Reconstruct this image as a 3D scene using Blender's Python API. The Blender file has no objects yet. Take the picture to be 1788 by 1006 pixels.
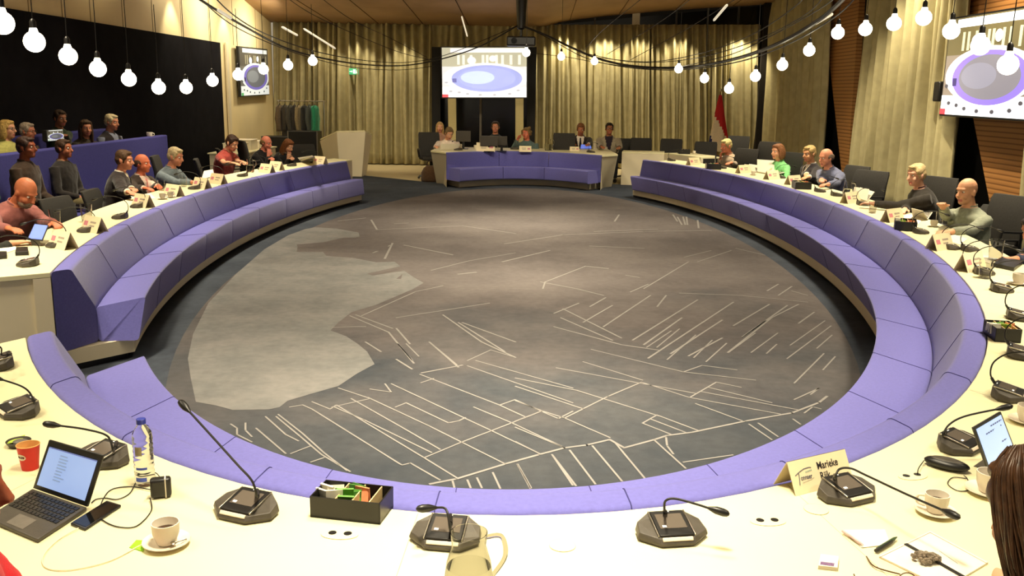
import bpy, bmesh, math, random
from mathutils import Vector as V, Matrix as M, noise
random.seed(7)
PI = math.pi
SC = bpy.context.scene
COL = SC.collection
# ------------------------------------------------------------ camera
FPX, TH, YAW, ROLL, HC = 1600.0, .2105, .0124, .0169, 2.0
cd = bpy.data.cameras.new('camera')
cam = bpy.data.objects.new('camera', cd); COL.objects.link(cam)
cd.sensor_width = 36; cd.lens = FPX / 1788 * 36; cd.clip_start = .05; cd.clip_end = 200
CR = M.Rotation(YAW, 4, 'Z') @ M.Rotation(PI / 2 - TH, 4, 'X') @ M.Rotation(ROLL, 4, 'Z')
cam.matrix_world = M.Translation((0, 0, HC)) @ CR
SC.camera = cam
def ray(x, y): return CR.to_3x3() @ V(((x - 894) / FPX, -(y - 503) / FPX, -1))
def PZ(x, y, z=.74):
    d = ray(x, y); return V((0, 0, HC)) + d * ((z - HC) / d.z)
def PY(x, y, Y):
    d = ray(x, y); return V((0, 0, HC)) + d * (Y / d.y)
def PX(x, y, X):
    d = ray(x, y); return V((0, 0, HC)) + d * (X / d.x)
# ------------------------------------------------------------ materials
def lin(c):
    return [((u / 255) / 12.92 if u / 255 <= .04045 else ((u / 255 + .055) / 1.055) ** 2.4) for u in c]
MATS = {}
def mat(name, col, rough=.55, metal=0, var=.12, scale=25, bump=0, spec=.4, trans=0, emis=0, ior=1.45, sheen=0, bscale=None, alpha=1):
    if name in MATS: return MATS[name]
    m = bpy.data.materials.new(name); m.use_nodes = True
    nt = m.node_tree; b = nt.nodes['Principled BSDF']
    c = lin(col)
    b.inputs['Base Color'].default_value = (*c, 1)
    b.inputs['Roughness'].default_value = rough; b.inputs['Metallic'].default_value = metal
    b.inputs['Specular IOR Level'].default_value = spec
    b.inputs['Transmission Weight'].default_value = trans; b.inputs['IOR'].default_value = ior
    b.inputs['Alpha'].default_value = alpha
    if sheen: b.inputs['Sheen Weight'].default_value = sheen
    if emis:
        b.inputs['Emission Color'].default_value = (*c, 1); b.inputs['Emission Strength'].default_value = emis
        m.cycles.emission_sampling = 'NONE' if emis < 3 else 'AUTO'
    tc = nt.nodes.new('ShaderNodeTexCoord')
    if var:
        n = nt.nodes.new('ShaderNodeTexNoise'); n.inputs['Scale'].default_value = scale; n.inputs['Detail'].default_value = 4
        r = nt.nodes.new('ShaderNodeValToRGB')
        r.color_ramp.elements[0].color = (*[u * (1 - var) for u in c], 1); r.color_ramp.elements[0].position = .3
        r.color_ramp.elements[1].color = (*[min(1, u * (1 + var)) for u in c], 1); r.color_ramp.elements[1].position = .7
        nt.links.new(tc.outputs['Object'], n.inputs['Vector']); nt.links.new(n.outputs['Fac'], r.inputs['Fac'])
        nt.links.new(r.outputs['Color'], b.inputs['Base Color'])
    if bump:
        n2 = nt.nodes.new('ShaderNodeTexNoise'); n2.inputs['Scale'].default_value = bscale or scale * 8; n2.inputs['Detail'].default_value = 2
        bp = nt.nodes.new('ShaderNodeBump'); bp.inputs['Strength'].default_value = bump; bp.inputs['Distance'].default_value = .01
        nt.links.new(tc.outputs['Object'], n2.inputs['Vector']); nt.links.new(n2.outputs['Fac'], bp.inputs['Height'])
        nt.links.new(bp.outputs['Normal'], b.inputs['Normal'])
    MATS[name] = m
    return m
def cloth(col, rough=.85): return mat('cloth_%d_%d_%d' % tuple(col), col, rough, var=.16, scale=30, bump=.25, spec=.15, sheen=.15)
def skin(col): return mat('skin_%d_%d_%d' % tuple(col), col, .5, var=.08, scale=18, bump=.05, spec=.35)
def hairm(col): return mat('hair_%d_%d_%d' % tuple(col), col, .55, var=.35, scale=70, bump=.6, bscale=160, spec=.3)
SEAM = mat('dark_blue_seam', (60, 57, 112), .95, var=.1)
FADED = mat('faded_print', (168, 154, 138), .7, var=.1)
WHITE = mat('white_laminate', (232, 224, 182), .38, var=.02, scale=3, spec=.4)
WHITE2 = mat('white_painted_panel', (226, 214, 184), .5, var=.03, scale=3)
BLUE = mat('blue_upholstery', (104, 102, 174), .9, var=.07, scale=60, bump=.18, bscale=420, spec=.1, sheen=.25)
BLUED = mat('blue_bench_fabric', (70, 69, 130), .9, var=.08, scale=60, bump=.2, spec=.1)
BLACK = mat('black_plastic', (26, 25, 25), .38, var=.1, scale=40, spec=.5)
DGREY = mat('dark_grey_plastic', (72, 67, 60), .45, var=.1, scale=50, bump=.1)
MGREY = mat('grey_plastic', (105, 99, 90), .45, var=.08, scale=50)
SILVER = mat('brushed_metal', (190, 184, 170), .3, 1, var=.06, scale=60)
GLASSSCR = mat('black_glass', (14, 14, 16), .08, var=.0, spec=.6)
PAPER = mat('white_paper', (240, 231, 208), .7, var=.03, scale=15)
CARD = mat('card_paper', (238, 222, 184), .7, var=.03, scale=15)
PORC = mat('white_porcelain', (240, 230, 210), .2, var=.02, scale=10, spec=.5)
GLASS = mat('clear_glass', (250, 250, 246), .02, var=0, trans=1, ior=1.22, spec=.5)
PETG = mat('clear_plastic', (246, 248, 252), .04, var=0, trans=1, ior=1.2, spec=.5)
WATER = mat('water', (250, 250, 246), .0, var=0, trans=1, ior=1.12)
COFFEE = mat('dark_coffee', (60, 38, 24), .2, var=.1)
CHAIRF = mat('black_chair_fabric', (47, 45, 42), .8, var=.15, scale=60, bump=.2)
DARKWALL = mat('black_wall_fabric', (26, 25, 28), .95, var=.15, scale=4, bump=.1, spec=.05)
TEXTM = mat('dark_print', (60, 56, 60), .7, var=0)
PINKP = mat('pink_print', (205, 130, 140), .7, var=0)
CABLEM = mat('black_cable', (24, 22, 20), .5, var=.05)
# ------------------------------------------------------------ mesh builder
class MB:
    def __init__(s): s.v = []; s.f = []; s.m = []
    def add(s, vs, fs, mi=0):
        o = len(s.v); s.v += [tuple(p) for p in vs]; s.f += [tuple(i + o for i in f) for f in fs]; s.m += [mi] * len(fs); return s
    def box(s, c, size, rot=None, mi=0):
        x, y, z = [u / 2 for u in size]; c = V(c)
        vs = [V((sx * x, sy * y, sz * z)) for sz in (-1, 1) for sy in (-1, 1) for sx in (-1, 1)]
        vs = [c + (rot @ p if rot else p) for p in vs]
        return s.add(vs, [(0, 2, 3, 1), (4, 5, 7, 6), (0, 1, 5, 4), (2, 6, 7, 3), (0, 4, 6, 2), (1, 3, 7, 5)], mi)
    def hexa(s, b, t, mi=0):   # bottom quad, top quad (ccw seen from above)
        return s.add(list(b) + list(t), [(3, 2, 1, 0), (4, 5, 6, 7), (0, 1, 5, 4), (1, 2, 6, 5), (2, 3, 7, 6), (3, 0, 4, 7)], mi)
    def prism(s, poly, z0, z1, mi=0):
        n = len(poly); vs = [(p[0], p[1], z0) for p in poly] + [(p[0], p[1], z1) for p in poly]
        return s.add(vs, [tuple(range(n - 1, -1, -1)), tuple(range(n, 2 * n))] + [(i, (i + 1) % n, n + (i + 1) % n, n + i) for i in range(n)], mi)
    def loft(s, rings, mi=0, caps=True, closed=True):
        n = len(rings[0]); vs = [p for r in rings for p in r]; fs = []
        for k in range(len(rings) - 1):
            for i in range(n if closed else n - 1):
                j = (i + 1) % n; fs.append((k * n + i, k * n + j, (k + 1) * n + j, (k + 1) * n + i))
        if caps and closed: fs += [tuple(range(n - 1, -1, -1)), tuple(range((len(rings) - 1) * n, len(rings) * n))]
        return s.add(vs, fs, mi)
    def tube(s, pts, r, n=8, mi=0, caps=True, flat=1):
        pts = [V(p) for p in pts]; L = len(pts); rs = r if isinstance(r, (list, tuple)) else [r] * L
        up = None; rings = []
        for k in range(L):
            d = (pts[min(k + 1, L - 1)] - pts[max(k - 1, 0)])
            d = d.normalized() if d.length > 1e-9 else V((0, 0, 1))
            if up is None:
                up = V((0, 0, 1)) if abs(d.z) < .9 else V((0, 1, 0))
            u = (up - d * up.dot(d)); u = u.normalized() if u.length > 1e-6 else d.orthogonal().normalized()
            w = d.cross(u); up = u
            rings.append([pts[k] + (u * math.sin(2 * PI * i / n) * flat + w * math.cos(2 * PI * i / n)) * rs[k] for i in range(n)])
        rings = [list(reversed(q)) for q in rings] if False else rings
        return s.loft(rings, mi, caps)
    def lathe(s, prof, n=24, c=(0, 0, 0), mi=0, caps=True):
        rings = [[V((c[0] + r * math.cos(2 * PI * i / n), c[1] + r * math.sin(2 * PI * i / n), c[2] + z)) for i in range(n)] for r, z in prof]
        return s.loft(rings, mi, caps)
    def ell(s, c, r, rot=None, n=14, mi=0):
        c = V(c); rings = []
        for k in range(1, n // 2 + 1):
            a = -PI / 2 + PI * k / (n // 2 + 1)
            ring = []
            for i in range(n):
                p = V((math.cos(a) * math.cos(2 * PI * i / n) * r[0], math.cos(a) * math.sin(2 * PI * i / n) * r[1], math.sin(a) * r[2]))
                ring.append(c + (rot @ p if rot else p))
            rings.append(ring)
        return s.loft(rings, mi, True)
    def mesh(s, name, mats):
        me = bpy.data.meshes.new(name); me.from_pydata(s.v, [], s.f)
        for m in (mats if isinstance(mats, (list, tuple)) else [mats]): me.materials.append(m)
        me.polygons.foreach_set('material_index', s.m)
        return me
    def build(s, name, mats, parent=None, smooth=40, bevel=0, loc=None, seg=2):
        me = s.mesh(name, mats)
        bm = bmesh.new(); bm.from_mesh(me); bmesh.ops.recalc_face_normals(bm, faces=bm.faces); bm.to_mesh(me); bm.free()
        if smooth:
            me.polygons.foreach_set('use_smooth', [True] * len(me.polygons))
            me.set_sharp_from_angle(angle=math.radians(smooth))
        o = bpy.data.objects.new(name, me); COL.objects.link(o)
        if parent: o.parent = parent
        if loc is not None: o.location = loc
        if bevel:
            b = o.modifiers.new('bevel', 'BEVEL'); b.width = bevel; b.segments = seg; b.limit_method = 'ANGLE'; b.angle_limit = math.radians(35)
        return o
def tag(o, label, cat, group=None, kind=None):
    if label: o['label'] = label
    if cat: o['category'] = cat
    if group: o['group'] = group
    if kind: o['kind'] = kind
    return o
def thing(name, label, cat, loc=(0, 0, 0), rz=0, group=None):
    o = bpy.data.objects.new(name, None); COL.objects.link(o); o.empty_display_size = .1
    o.location = loc; o.rotation_euler = (0, 0, rz)
    return tag(o, label, cat, group)
KIDS = {}
def copytree(o, parent=None):
    c = o.copy(); COL.objects.link(c)
    if parent: c.parent = parent
    for ch in o.children: copytree(ch, c)
    return c
def place(proto, used, loc, rz, label, group=None, scale=1):
    o = proto if not used else copytree(proto)
    o.location = loc; o.rotation_euler = (0, 0, rz); o.scale = (scale,) * 3
    o['label'] = label
    if group: o['group'] = group
    return o
def struct(o): o['kind'] = 'structure'; return o
ORD = ['first', 'second', 'third', 'fourth', 'fifth', 'sixth', 'seventh', 'eighth', 'ninth', 'tenth', 'eleventh', 'twelfth', 'thirteenth', 'fourteenth', 'fifteenth']
def bez(pts, n=8):   # Catmull-Rom through points
    pts = [V(p) for p in pts]; out = []
    for i in range(len(pts) - 1):
        p0 = pts[max(i - 1, 0)]; p1 = pts[i]; p2 = pts[i + 1]; p3 = pts[min(i + 2, len(pts) - 1)]
        for k in range(n):
            t = k / n
            out.append(.5 * ((2 * p1) + (p2 - p0) * t + (2 * p0 - 5 * p1 + 4 * p2 - p3) * t * t + (3 * p1 - p0 - 3 * p2 + p3) * t ** 3))
    out.append(pts[-1]); return out
def textobj(txt, size, m, parent, mtx, bold=0, name='lettering', ext=.0003, sx=1):
    cu = bpy.data.curves.new(name, 'FONT'); cu.body = txt; cu.size = size; cu.extrude = ext; cu.offset = bold
    o = bpy.data.objects.new(name, cu); COL.objects.link(o)
    dg = bpy.context.evaluated_depsgraph_get()
    me = bpy.data.meshes.new_from_object(o.evaluated_get(dg)); bpy.data.objects.remove(o); bpy.data.curves.remove(cu)
    me.materials.clear(); me.materials.append(m)
    o = bpy.data.objects.new(name, me); COL.objects.link(o); o.parent = parent
    o.matrix_local = mtx @ M.Diagonal((sx, 1, 1, 1)); return o
# ------------------------------------------------------------ people
REMESH = []
def displace(me, fn):
    n = len(me.vertices); co = [0.0] * (3 * n); no = [0.0] * (3 * n)
    me.vertices.foreach_get('co', co); me.vertices.foreach_get('normal', no)
    for i in range(0, 3 * n, 3):
        a = fn(V(co[i:i + 3])); co[i] += no[i] * a; co[i + 1] += no[i + 1] * a; co[i + 2] += no[i + 2] * a
    me.vertices.foreach_set('co', co); me.update()
def rot_zx(yaw, pitch): return M.Rotation(yaw, 3, 'Z') @ M.Rotation(pitch, 3, 'X')
def add_hand(mb, w, d, up, side, curl=.5, s=1):
    # w wrist, d pointing direction, up = back of the hand, side = +1 if the thumb is towards +lat
    d = d.normalized(); up = (up - d * up.dot(d)).normalized(); lat = d.cross(up).normalized()
    rings = []
    for t, hw, ht in ((-.02, .027, .02), (.0, .03, .02), (.03, .038, .017), (.06, .042, .016), (.085, .04, .013)):
        c = w + d * t * s
        rings.append([c + (lat * math.cos(a) * hw + up * math.sin(a) * ht) * s for a in [2 * PI * i / 10 for i in range(10)]])
    mb.loft(rings)
    for k, (off, L) in enumerate(((.031, .068), (.0105, .078), (-.0105, .072), (-.031, .055))):
        p = w + (d * .078 + lat * off * side * 1.0) * s; a = .15 + .1 * k * .3; pts = [p]; q = p.copy(); dd = d.copy()
        for j in range(3):
            a = curl * (.45 + .3 * j); dd = (M.Rotation(-a, 3, lat) @ dd)
            q = q + dd * L * (.42, .32, .26)[j] * s; pts.append(q.copy())
        mb.tube(pts, [.0098 * s, .0092 * s, .0085 * s, .007 * s], 8)
    p = w + (d * .015 + lat * side * .028) * s
    t1 = p + (d * .028 + lat * side * .026 - up * .006) * s; t2 = t1 + (d * .03 + lat * side * .004 - up * .01) * s
    mb.tube([p, t1, t2], [.0135 * s, .0115 * s, .009 * s], 8)
def person(label, head, Y, face, s=1, lean=.12, hp=0, hy=0, hands=None, shirt=(200, 200, 200), trousers=(40, 40, 46),
           skinc=(214, 160, 128), hair=None, hairc=(80, 60, 40), jacket=None, tie=None, short=False, glasses=False, beard=None, vest=None,
           voxel=.009, twist=0, poly=None, bag=None, group=None, legs=True, wide=1.0, hipmin=.3, collar=None):
    """head: pixel of the head centre, Y its distance; face: heading (radians, 0 = +Y world, ccw)."""
    hw = PY(head[0], head[1], Y) if isinstance(head, tuple) and len(head) == 2 else V(head)
    R = M.Rotation(face, 3, 'Z')
    sd = V((0, math.sin(lean), math.cos(lean)))
    nb = sd * .5; Rh = M.Rotation(hy, 3, 'Z') @ M.Rotation(-lean * .35 - hp, 3, 'X')
    hc = nb + sd * .035 + Rh @ V((0, .03, .125))
    base = hw - R @ hc * s; base.z = max(base.z, hipmin)
    fl = -base.z / s                                   # floor in body units
    W = lambda p: base + R @ V(p) * s
    L = lambda p: (R.transposed() @ (V(p) - base)) / s  # world -> body
    body, sh, tr = MB(), MB(), MB()
    RX = M.Rotation(-lean, 3, 'X'); RT = M.Rotation(twist, 3, 'Z')
    tors = [(-.11, .165, .125), (0, .178, .135), (.1, .162, .13), (.2, .165, .13), (.31, .182, .132), (.39, .19, .118), (.45, .165, .1), (.485, .105, .082), (.53, .062, .06)]
    def ringt(t, a, b, g, drop=0):
        o = []
        for i in range(18):
            an = 2 * PI * i / 18; ca, sa = math.cos(an), math.sin(an)
            p = V((math.copysign(abs(ca) ** .85, ca) * (a * wide + g), math.copysign(abs(sa) ** .85, sa) * (b * (.5 + .5 * wide) + g), 0))
            o.append(RX @ (RT @ p + V((0, 0, t))))
        return o
    body.loft([ringt(t, a, b, -.012) for t, a, b in tors])
    sh.loft([ringt(t, a, b, .006) for t, a, b in tors[:-1]] + [ringt(.515, .068, .064, .004)])
    tr.loft([ringt(t, a, b, .002) for t, a, b in ((-.13, .14, .1), (-.08, .172, .13), (.0, .182, .138), (.05, .172, .135))])
    # head
    def Hd(p): return hc + Rh @ V(p)
    B = body
    B.tube([sd * .46 + V((0, -.01, 0)), nb + sd * .04, Hd((0, -.012, -.05))], [.062, .054, .056], 12)
    B.ell(Hd((0, -.01, .03)), (.076, .095, .094), Rh, 18)
    B.ell(Hd((0, .022, -.035)), (.062, .072, .078), Rh, 16)
    B.ell(Hd((0, .058, -.085)), (.034, .034, .026), Rh, 10)
    B.ell(Hd((0, .072, .036)), (.052, .022, .014), Rh, 10)
    for q in (-1, 1):
        B.ell(Hd((q * .077, -.006, -.008)), (.011, .02, .031), Rh, 10)
        B.ell(Hd((q * .038, .06, -.03)), (.024, .026, .026), Rh, 10)
    B.tube([Hd((0, .085, .025)), Hd((0, .1, -.005)), Hd((0, .112, -.022)), Hd((0, .092, -.034))], [.009, .012, .0165, .01], 8)
    B.ell(Hd((0, .083, -.058)), (.026, .014, .0065), Rh, 8); B.ell(Hd((0, .081, -.068)), (.022, .014, .007), Rh, 8)
    # arms
    arms = []
    for k, q in enumerate((-1, 1)):
        S = RX @ (RT @ V((q * .185 * wide, 0, .41)))
        tg = (hands[k] if hands else None)
        if tg is None: T = V((q * .13, .36, .1))
        elif tg == 'lap': T = V((q * .1, .27, .06))
        elif tg == 'table': T = L(V((base + R @ V((q * .15, .47, 0)) * s)[:2] + (.775,)))
        elif tg == 'chin': T = Hd((q * .045, .095, -.1)) - V((0, -.0, .09))
        else: T = L(V(tg))
        wr = T.copy(); d = wr - S; U, Fo = .29, .255
        dist = min(d.length, (U + Fo) * .985); d = d.normalized(); wr = S + d * dist
        x = (U * U - Fo * Fo + dist * dist) / (2 * dist); h = math.sqrt(max(U * U - x * x, 1e-5))
        pole = V((q * .55, -.35, -1)) if (poly is None or poly[k] is None) else V(poly[k])
        pole = (pole - d * pole.dot(d)).normalized(); E_ = S + d * x + pole * h
        arms.append((S, E_, wr, q))
        body.tube([S - (E_ - S) * .1, S + (E_ - S) * .4, E_, E_ + (wr - E_) * .35, wr], [.05, .046, .038, .04, .026], 12)
        fd = (wr - E_).normalized()
        if tg in ('table', None) or (isinstance(tg, (tuple, V)) and (wr.z + fd.z) and abs(W(wr).z - .77) < .08): hd_ = V((fd.x * .8 - q * .15, fd.y, min(fd.z, 0) * .3)); up = V((0, 0, 1))
        elif tg == 'chin': hd_ = V((-q * .25, .1, 1)); up = V((q * .6, .5, .1))
        else: hd_ = fd; up = V((0, .15, 1)) if abs(fd.z) < .8 else V((q, -.4, 0))
        hl = hd_.normalized().cross((up - hd_.normalized() * up.dot(hd_.normalized())).normalized())
        side = 1 if hl.dot(V((-q, 0, 0))) > 0 else -1
        add_hand(body, wr, hd_, up, side, curl=(.75 if tg == 'chin' else .45))
        e = S + (E_ - S) * .62
        if short: sh.tube([S - (E_ - S) * .12, S + (E_ - S) * .3, e], [.064, .062, .06], 14)
        else: sh.tube([S - (E_ - S) * .12, S + (E_ - S) * .4, E_, E_ + (wr - E_) * .4, E_ + (wr - E_) * .94], [.064, .058, .052, .048, .038], 14)
    if legs:
        for q in (-1, 1):
            hip = V((q * .09, .0, -.02)); kn = V((q * .13, .43, max(fl + .5, -.06) if fl > -.62 else .0)); an = V((q * .13, .42, fl + .09))
            body.tube([hip, kn, an], [.07, .05, .035], 10)
            body.ell(an + V((0, .06, -.045)), (.036, .11, .032), None, 10)
            tr.tube([hip, hip.lerp(kn, .5), kn, kn.lerp(an, .4), an], [.092, .08, .068, .06, .052], 14)
    root = thing('person', label, 'person', (base.x, base.y, 0), 0, group)
    def fin(mb, name, m, vox, sm=4, post=None):
        for i, p in enumerate(mb.v): mb.v[i] = tuple(W(p) - V((base.x, base.y, 0)))
        o = bpy.data.objects.new(name, mb.mesh(name, m)); COL.objects.link(o); o.parent = root
        a = o.modifiers.new('r', 'REMESH'); a.mode = 'VOXEL'; a.voxel_size = vox; a.use_smooth_shade = True
        b = o.modifiers.new('s', 'SMOOTH'); b.iterations = sm; b.factor = .5
        REMESH.append((o, post)); return o
    inv = lambda p: L(V(p) + V((base.x, base.y, 0)))
    HI = Rh.transposed()
    lips = mat('lips', (176, 96, 88), .5)
    def postbody(me):
        me.materials.append(lips)
        for f in me.polygons:
            q = HI @ (inv(f.center) - hc)
            if -.078 < q.z < -.052 and q.y > .07 and abs(q.x) < .025: f.material_index = 1
    fin(body, 'body', skin(skinc), voxel * s, 3, postbody)
    def postshirt(me):
        # soft wrinkles
        displace(me, lambda c: noise.noise(c * 14) * .006 + noise.noise(c * 31) * .003)
    shirt_o = fin(sh, 'shirt', cloth(shirt), .013 * s, 4, postshirt)
    if legs:
        fin(tr, 'trousers', cloth(trousers), .015 * s, 4, postshirt)
        for q in (-1, 1):
            b = MB(); b.ell(W(V((q * .13, .48, fl + .045))) - V((base.x, base.y, 0)), (.046 * s, .13 * s, .042 * s), R, 12); b.build('shoe', BLACK, root)
    if jacket or vest:
        j = MB(); j.loft([ringt(t, a, b, .02) for t, a, b in tors[:-2]] + [ringt(.48, .108, .086, .014), ringt(.522, .07, .066, .012)])
        if jacket:
            for S, E_, wr, q in arms:
                j.tube([S - (E_ - S) * .14, S + (E_ - S) * .4, E_, E_ + (wr - E_) * .4, E_ + (wr - E_) * .86], [.074, .068, .062, .057, .047], 14)
        RXi = RX.transposed(); RTi = RT.transposed()
        def postj(me):
            postshirt(me); bm = bmesh.new(); bm.from_mesh(me); dele = []
            for f in bm.faces:
                q = RTi @ (RXi @ inv(f.calc_center_median()))
                if q.y > .04 and .16 < q.z < .56 and abs(q.x) < .012 + (q.z - .16) * .2: dele.append(f)
            bmesh.ops.delete(bm, geom=dele, context='FACES'); bm.to_mesh(me); bm.free()
        fin(j, 'jacket' if jacket else 'waistcoat', cloth(jacket or vest), .013 * s, 4, postj)
    if tie:
        b = MB(); rings = []
        for t, w_ in ((.495, .016), (.475, .021), (.46, .014), (.33, .027), (.18, .036), (.14, .004)):
            yy = {.495: .072, .475: .093, .46: .1}.get(t, .148); 
            rings.append([RX @ (RT @ V((a * w_, yy + c, t))) for a, c in ((-1, 0), (0, .012), (1, 0), (0, -.01))])
        b.loft(rings)
        b.v = [tuple(W(p) - V((base.x, base.y, 0))) for p in b.v]; b.build('tie', cloth(tie), shirt_o)
    # collar
    b = MB(); rr = []
    for t, a in ((.49, .074), (.535, .07), (.535, .066), (.49, .066)):
        rr.append([RX @ V((math.cos(2 * PI * i / 16) * a, math.sin(2 * PI * i / 16) * a * .98 - .004, t - (.022 if math.sin(2 * PI * i / 16) > .7 else 0))) for i in range(16)])
    b.loft(rr + [rr[0]], caps=False); b.v = [tuple(W(p) - V((base.x, base.y, 0))) for p in b.v]
    b.build('collar', cloth(collar or shirt), shirt_o)
    O = V((base.x, base.y, 0))
    # eyes
    for q in (-1, 1):
        e = MB(); e.ell(W(Hd((q * .031, .072, .012))) - O, (.0125 * s, .0125 * s, .0095 * s), None, 10, 0)
        e.ell(W(Hd((q * .031, .0805, .011))) - O, (.006 * s, .005 * s, .006 * s), None, 8, 1)
        e.build('eye', [mat('eye_white', (225, 215, 200), .25, var=0), mat('iris', (50, 36, 28), .2, var=0)], root)
    if glasses:
        g = MB()
        for q in (-1, 1):
            c = [W(Hd((q * .033 + .024 * math.cos(a), .1, .01 + .018 * math.sin(a)))) - O for a in [2 * PI * i / 14 for i in range(15)]]
            g.tube(c, .0026 * s, 6)
            g.tube([W(Hd((q * .057, .1, .016))) - O, W(Hd((q * .08, .06, .014))) - O, W(Hd((q * .082, -.01, .01))) - O], .0026 * s, 6)
        g.tube([W(Hd((-.009, .102, .014))) - O, W(Hd((.009, .102, .014))) - O], .0026 * s, 6)
        g.build('glasses', BLACK, root)
    def postH(me):
        displace(me, lambda c: noise.noise(c * 45) * .003 + noise.noise(V((c.x * 110, c.y * 110, c.z * 30))) * .0025)
    if hair:
        h = MB()
        def e_(c, r): h.ell(Hd(c), r, Rh, 14)
        if hair != 'sides':
            e_((0, -.016, .056), (.0785, .094, .074)); e_((0, -.042, .01), (.079, .068, .08)); e_((0, .045, .094), (.054, .04, .022))
            for q in (-1, 1): e_((q * .066, .012, .045), (.018, .045, .045)); e_((q * .07, .018, .0), (.01, .014, .035))
        if hair in ('sides',):
            for q in (-1, 1): e_((q * .07, -.03, .012), (.017, .06, .04))
            e_((0, -.088, .0), (.062, .024, .055))
        if hair in ('long', 'bob'):
            dn = -.2 if hair == 'long' else -.06
            e_((0, -.065, dn * .45), (.09, .055, .1 - dn * .55))
            for q in (-1, 1): e_((q * .078, -.012, dn * .5), (.026, .055, .075 - dn * .5))
            e_((0, .03, .085), (.075, .05, .035))
        if hair == 'curly':
            for i in range(26):
                a = random.random() * 2 * PI; z = random.uniform(-.03, .12)
                r_ = math.sqrt(max(.02, 1 - ((z - .03) / .11) ** 2)); x, y = math.cos(a) * .085 * r_, math.sin(a) * .1 * r_ - .015
                if y > .045 and z < .075: continue
                e_((x, y, z), (.03, .03, .03))
        fin(h, 'hair', hairm(hairc), .0075 * s, 2, postH)
    if beard:
        h = MB(); h.ell(Hd((0, .036, -.075)), (.058, .064, .048), Rh, 14); h.ell(Hd((0, .09, -.046)), (.03, .012, .007), Rh, 8)
        fin(h, 'beard', hairm(beard), .007 * s, 2, postH)
    return root, W, Hd, hc
def finish_people():
    dg = bpy.context.evaluated_depsgraph_get(); res = []
    for o, post in REMESH:
        res.append((o, post, bpy.data.meshes.new_from_object(o.evaluated_get(dg), depsgraph=dg)))
    for o, post, me in res:
        ms = list(o.data.materials); old = o.data; o.modifiers.clear(); o.data = me; me.name = o.name
        me.materials.clear()
        for m in ms: me.materials.append(m)
        me.update()
        if post: post(me)
        me.polygons.foreach_set('use_smooth', [True] * len(me.polygons)); me.update()
        bpy.data.meshes.remove(old)
# ------------------------------------------------------------ ring geometry
CX, CY = -.1, 11.39
def E(t, a, b, cy, z, cx=-.1): return V((cx + a * math.cos(t), cy + b * math.sin(t), z))
def prof(t):      # bench upholstery profile (outer back top -> round to seat -> bottom)
    return dict(A=E(t, 3.92, 8.80, CY, .745), A1=E(t, 3.80, 8.66, CY, .75), C=E(t, 3.76, 8.62, 11.62, .415), S=E(t, 3.47, 8.29, 11.78, .42, -.115), B=E(t, 3.46, 8.40, 11.55, .155, -.07))
def tof(x, y, z=.74):
    p = PZ(x, y, z); return math.atan2((p.y - CY) / 8.8, (p.x - CX) / 3.92)
def rounded(poly, r, n=3):
    out = []; L = len(poly)
    for i in range(L):
        p = poly[i]; a = poly[i - 1] - p; b = poly[(i + 1) % L] - p
        ra = min(r, a.length * .4, b.length * .4)
        p0 = p + a.normalized() * ra; p1 = p + b.normalized() * ra
        for k in range(n + 1):
            t = k / n; out.append(p0 * (1 - t) ** 2 + p * 2 * t * (1 - t) + p1 * t * t)
    return out
def bench_segment(mb_back, mb_seat, t0, t1, cap0, cap1):
    n = max(6, int(abs(t1 - t0) / .02))
    for which, mb in ((0, mb_back), (1, mb_seat)):
        rings = []
        for k in range(n + 1):
            t = t0 + (t1 - t0) * k / n
            q = prof(t)
            if which == 0:
                base_o = q['A'].copy(); base_o.z = .16; cr = q['C'].copy(); cr.z = .16
                poly = [q['A'], base_o, cr, q['C'], q['A1']]
            else:
                bo = q['C'].copy(); bo.z = .16; poly = [q['C'] + V((0, 0, .003)), bo, q['B'], q['S']]
            ring = rounded(poly, .028)
            # pull the ends in for a soft rounded cushion edge
            e = min(k, n - k); c = sum(ring, V()) / len(ring)
            if e == 0: ring = [c + (p - c) * (1 - .0008 / max((p - c).length, .05)) for p in ring]
            rings.append(ring)
        mb.loft(rings, caps=False); L = len(rings[0])
        if cap0: mb.add(rings[0], [tuple(range(L))])
        if cap1: mb.add(rings[-1], [tuple(range(L))])
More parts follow.
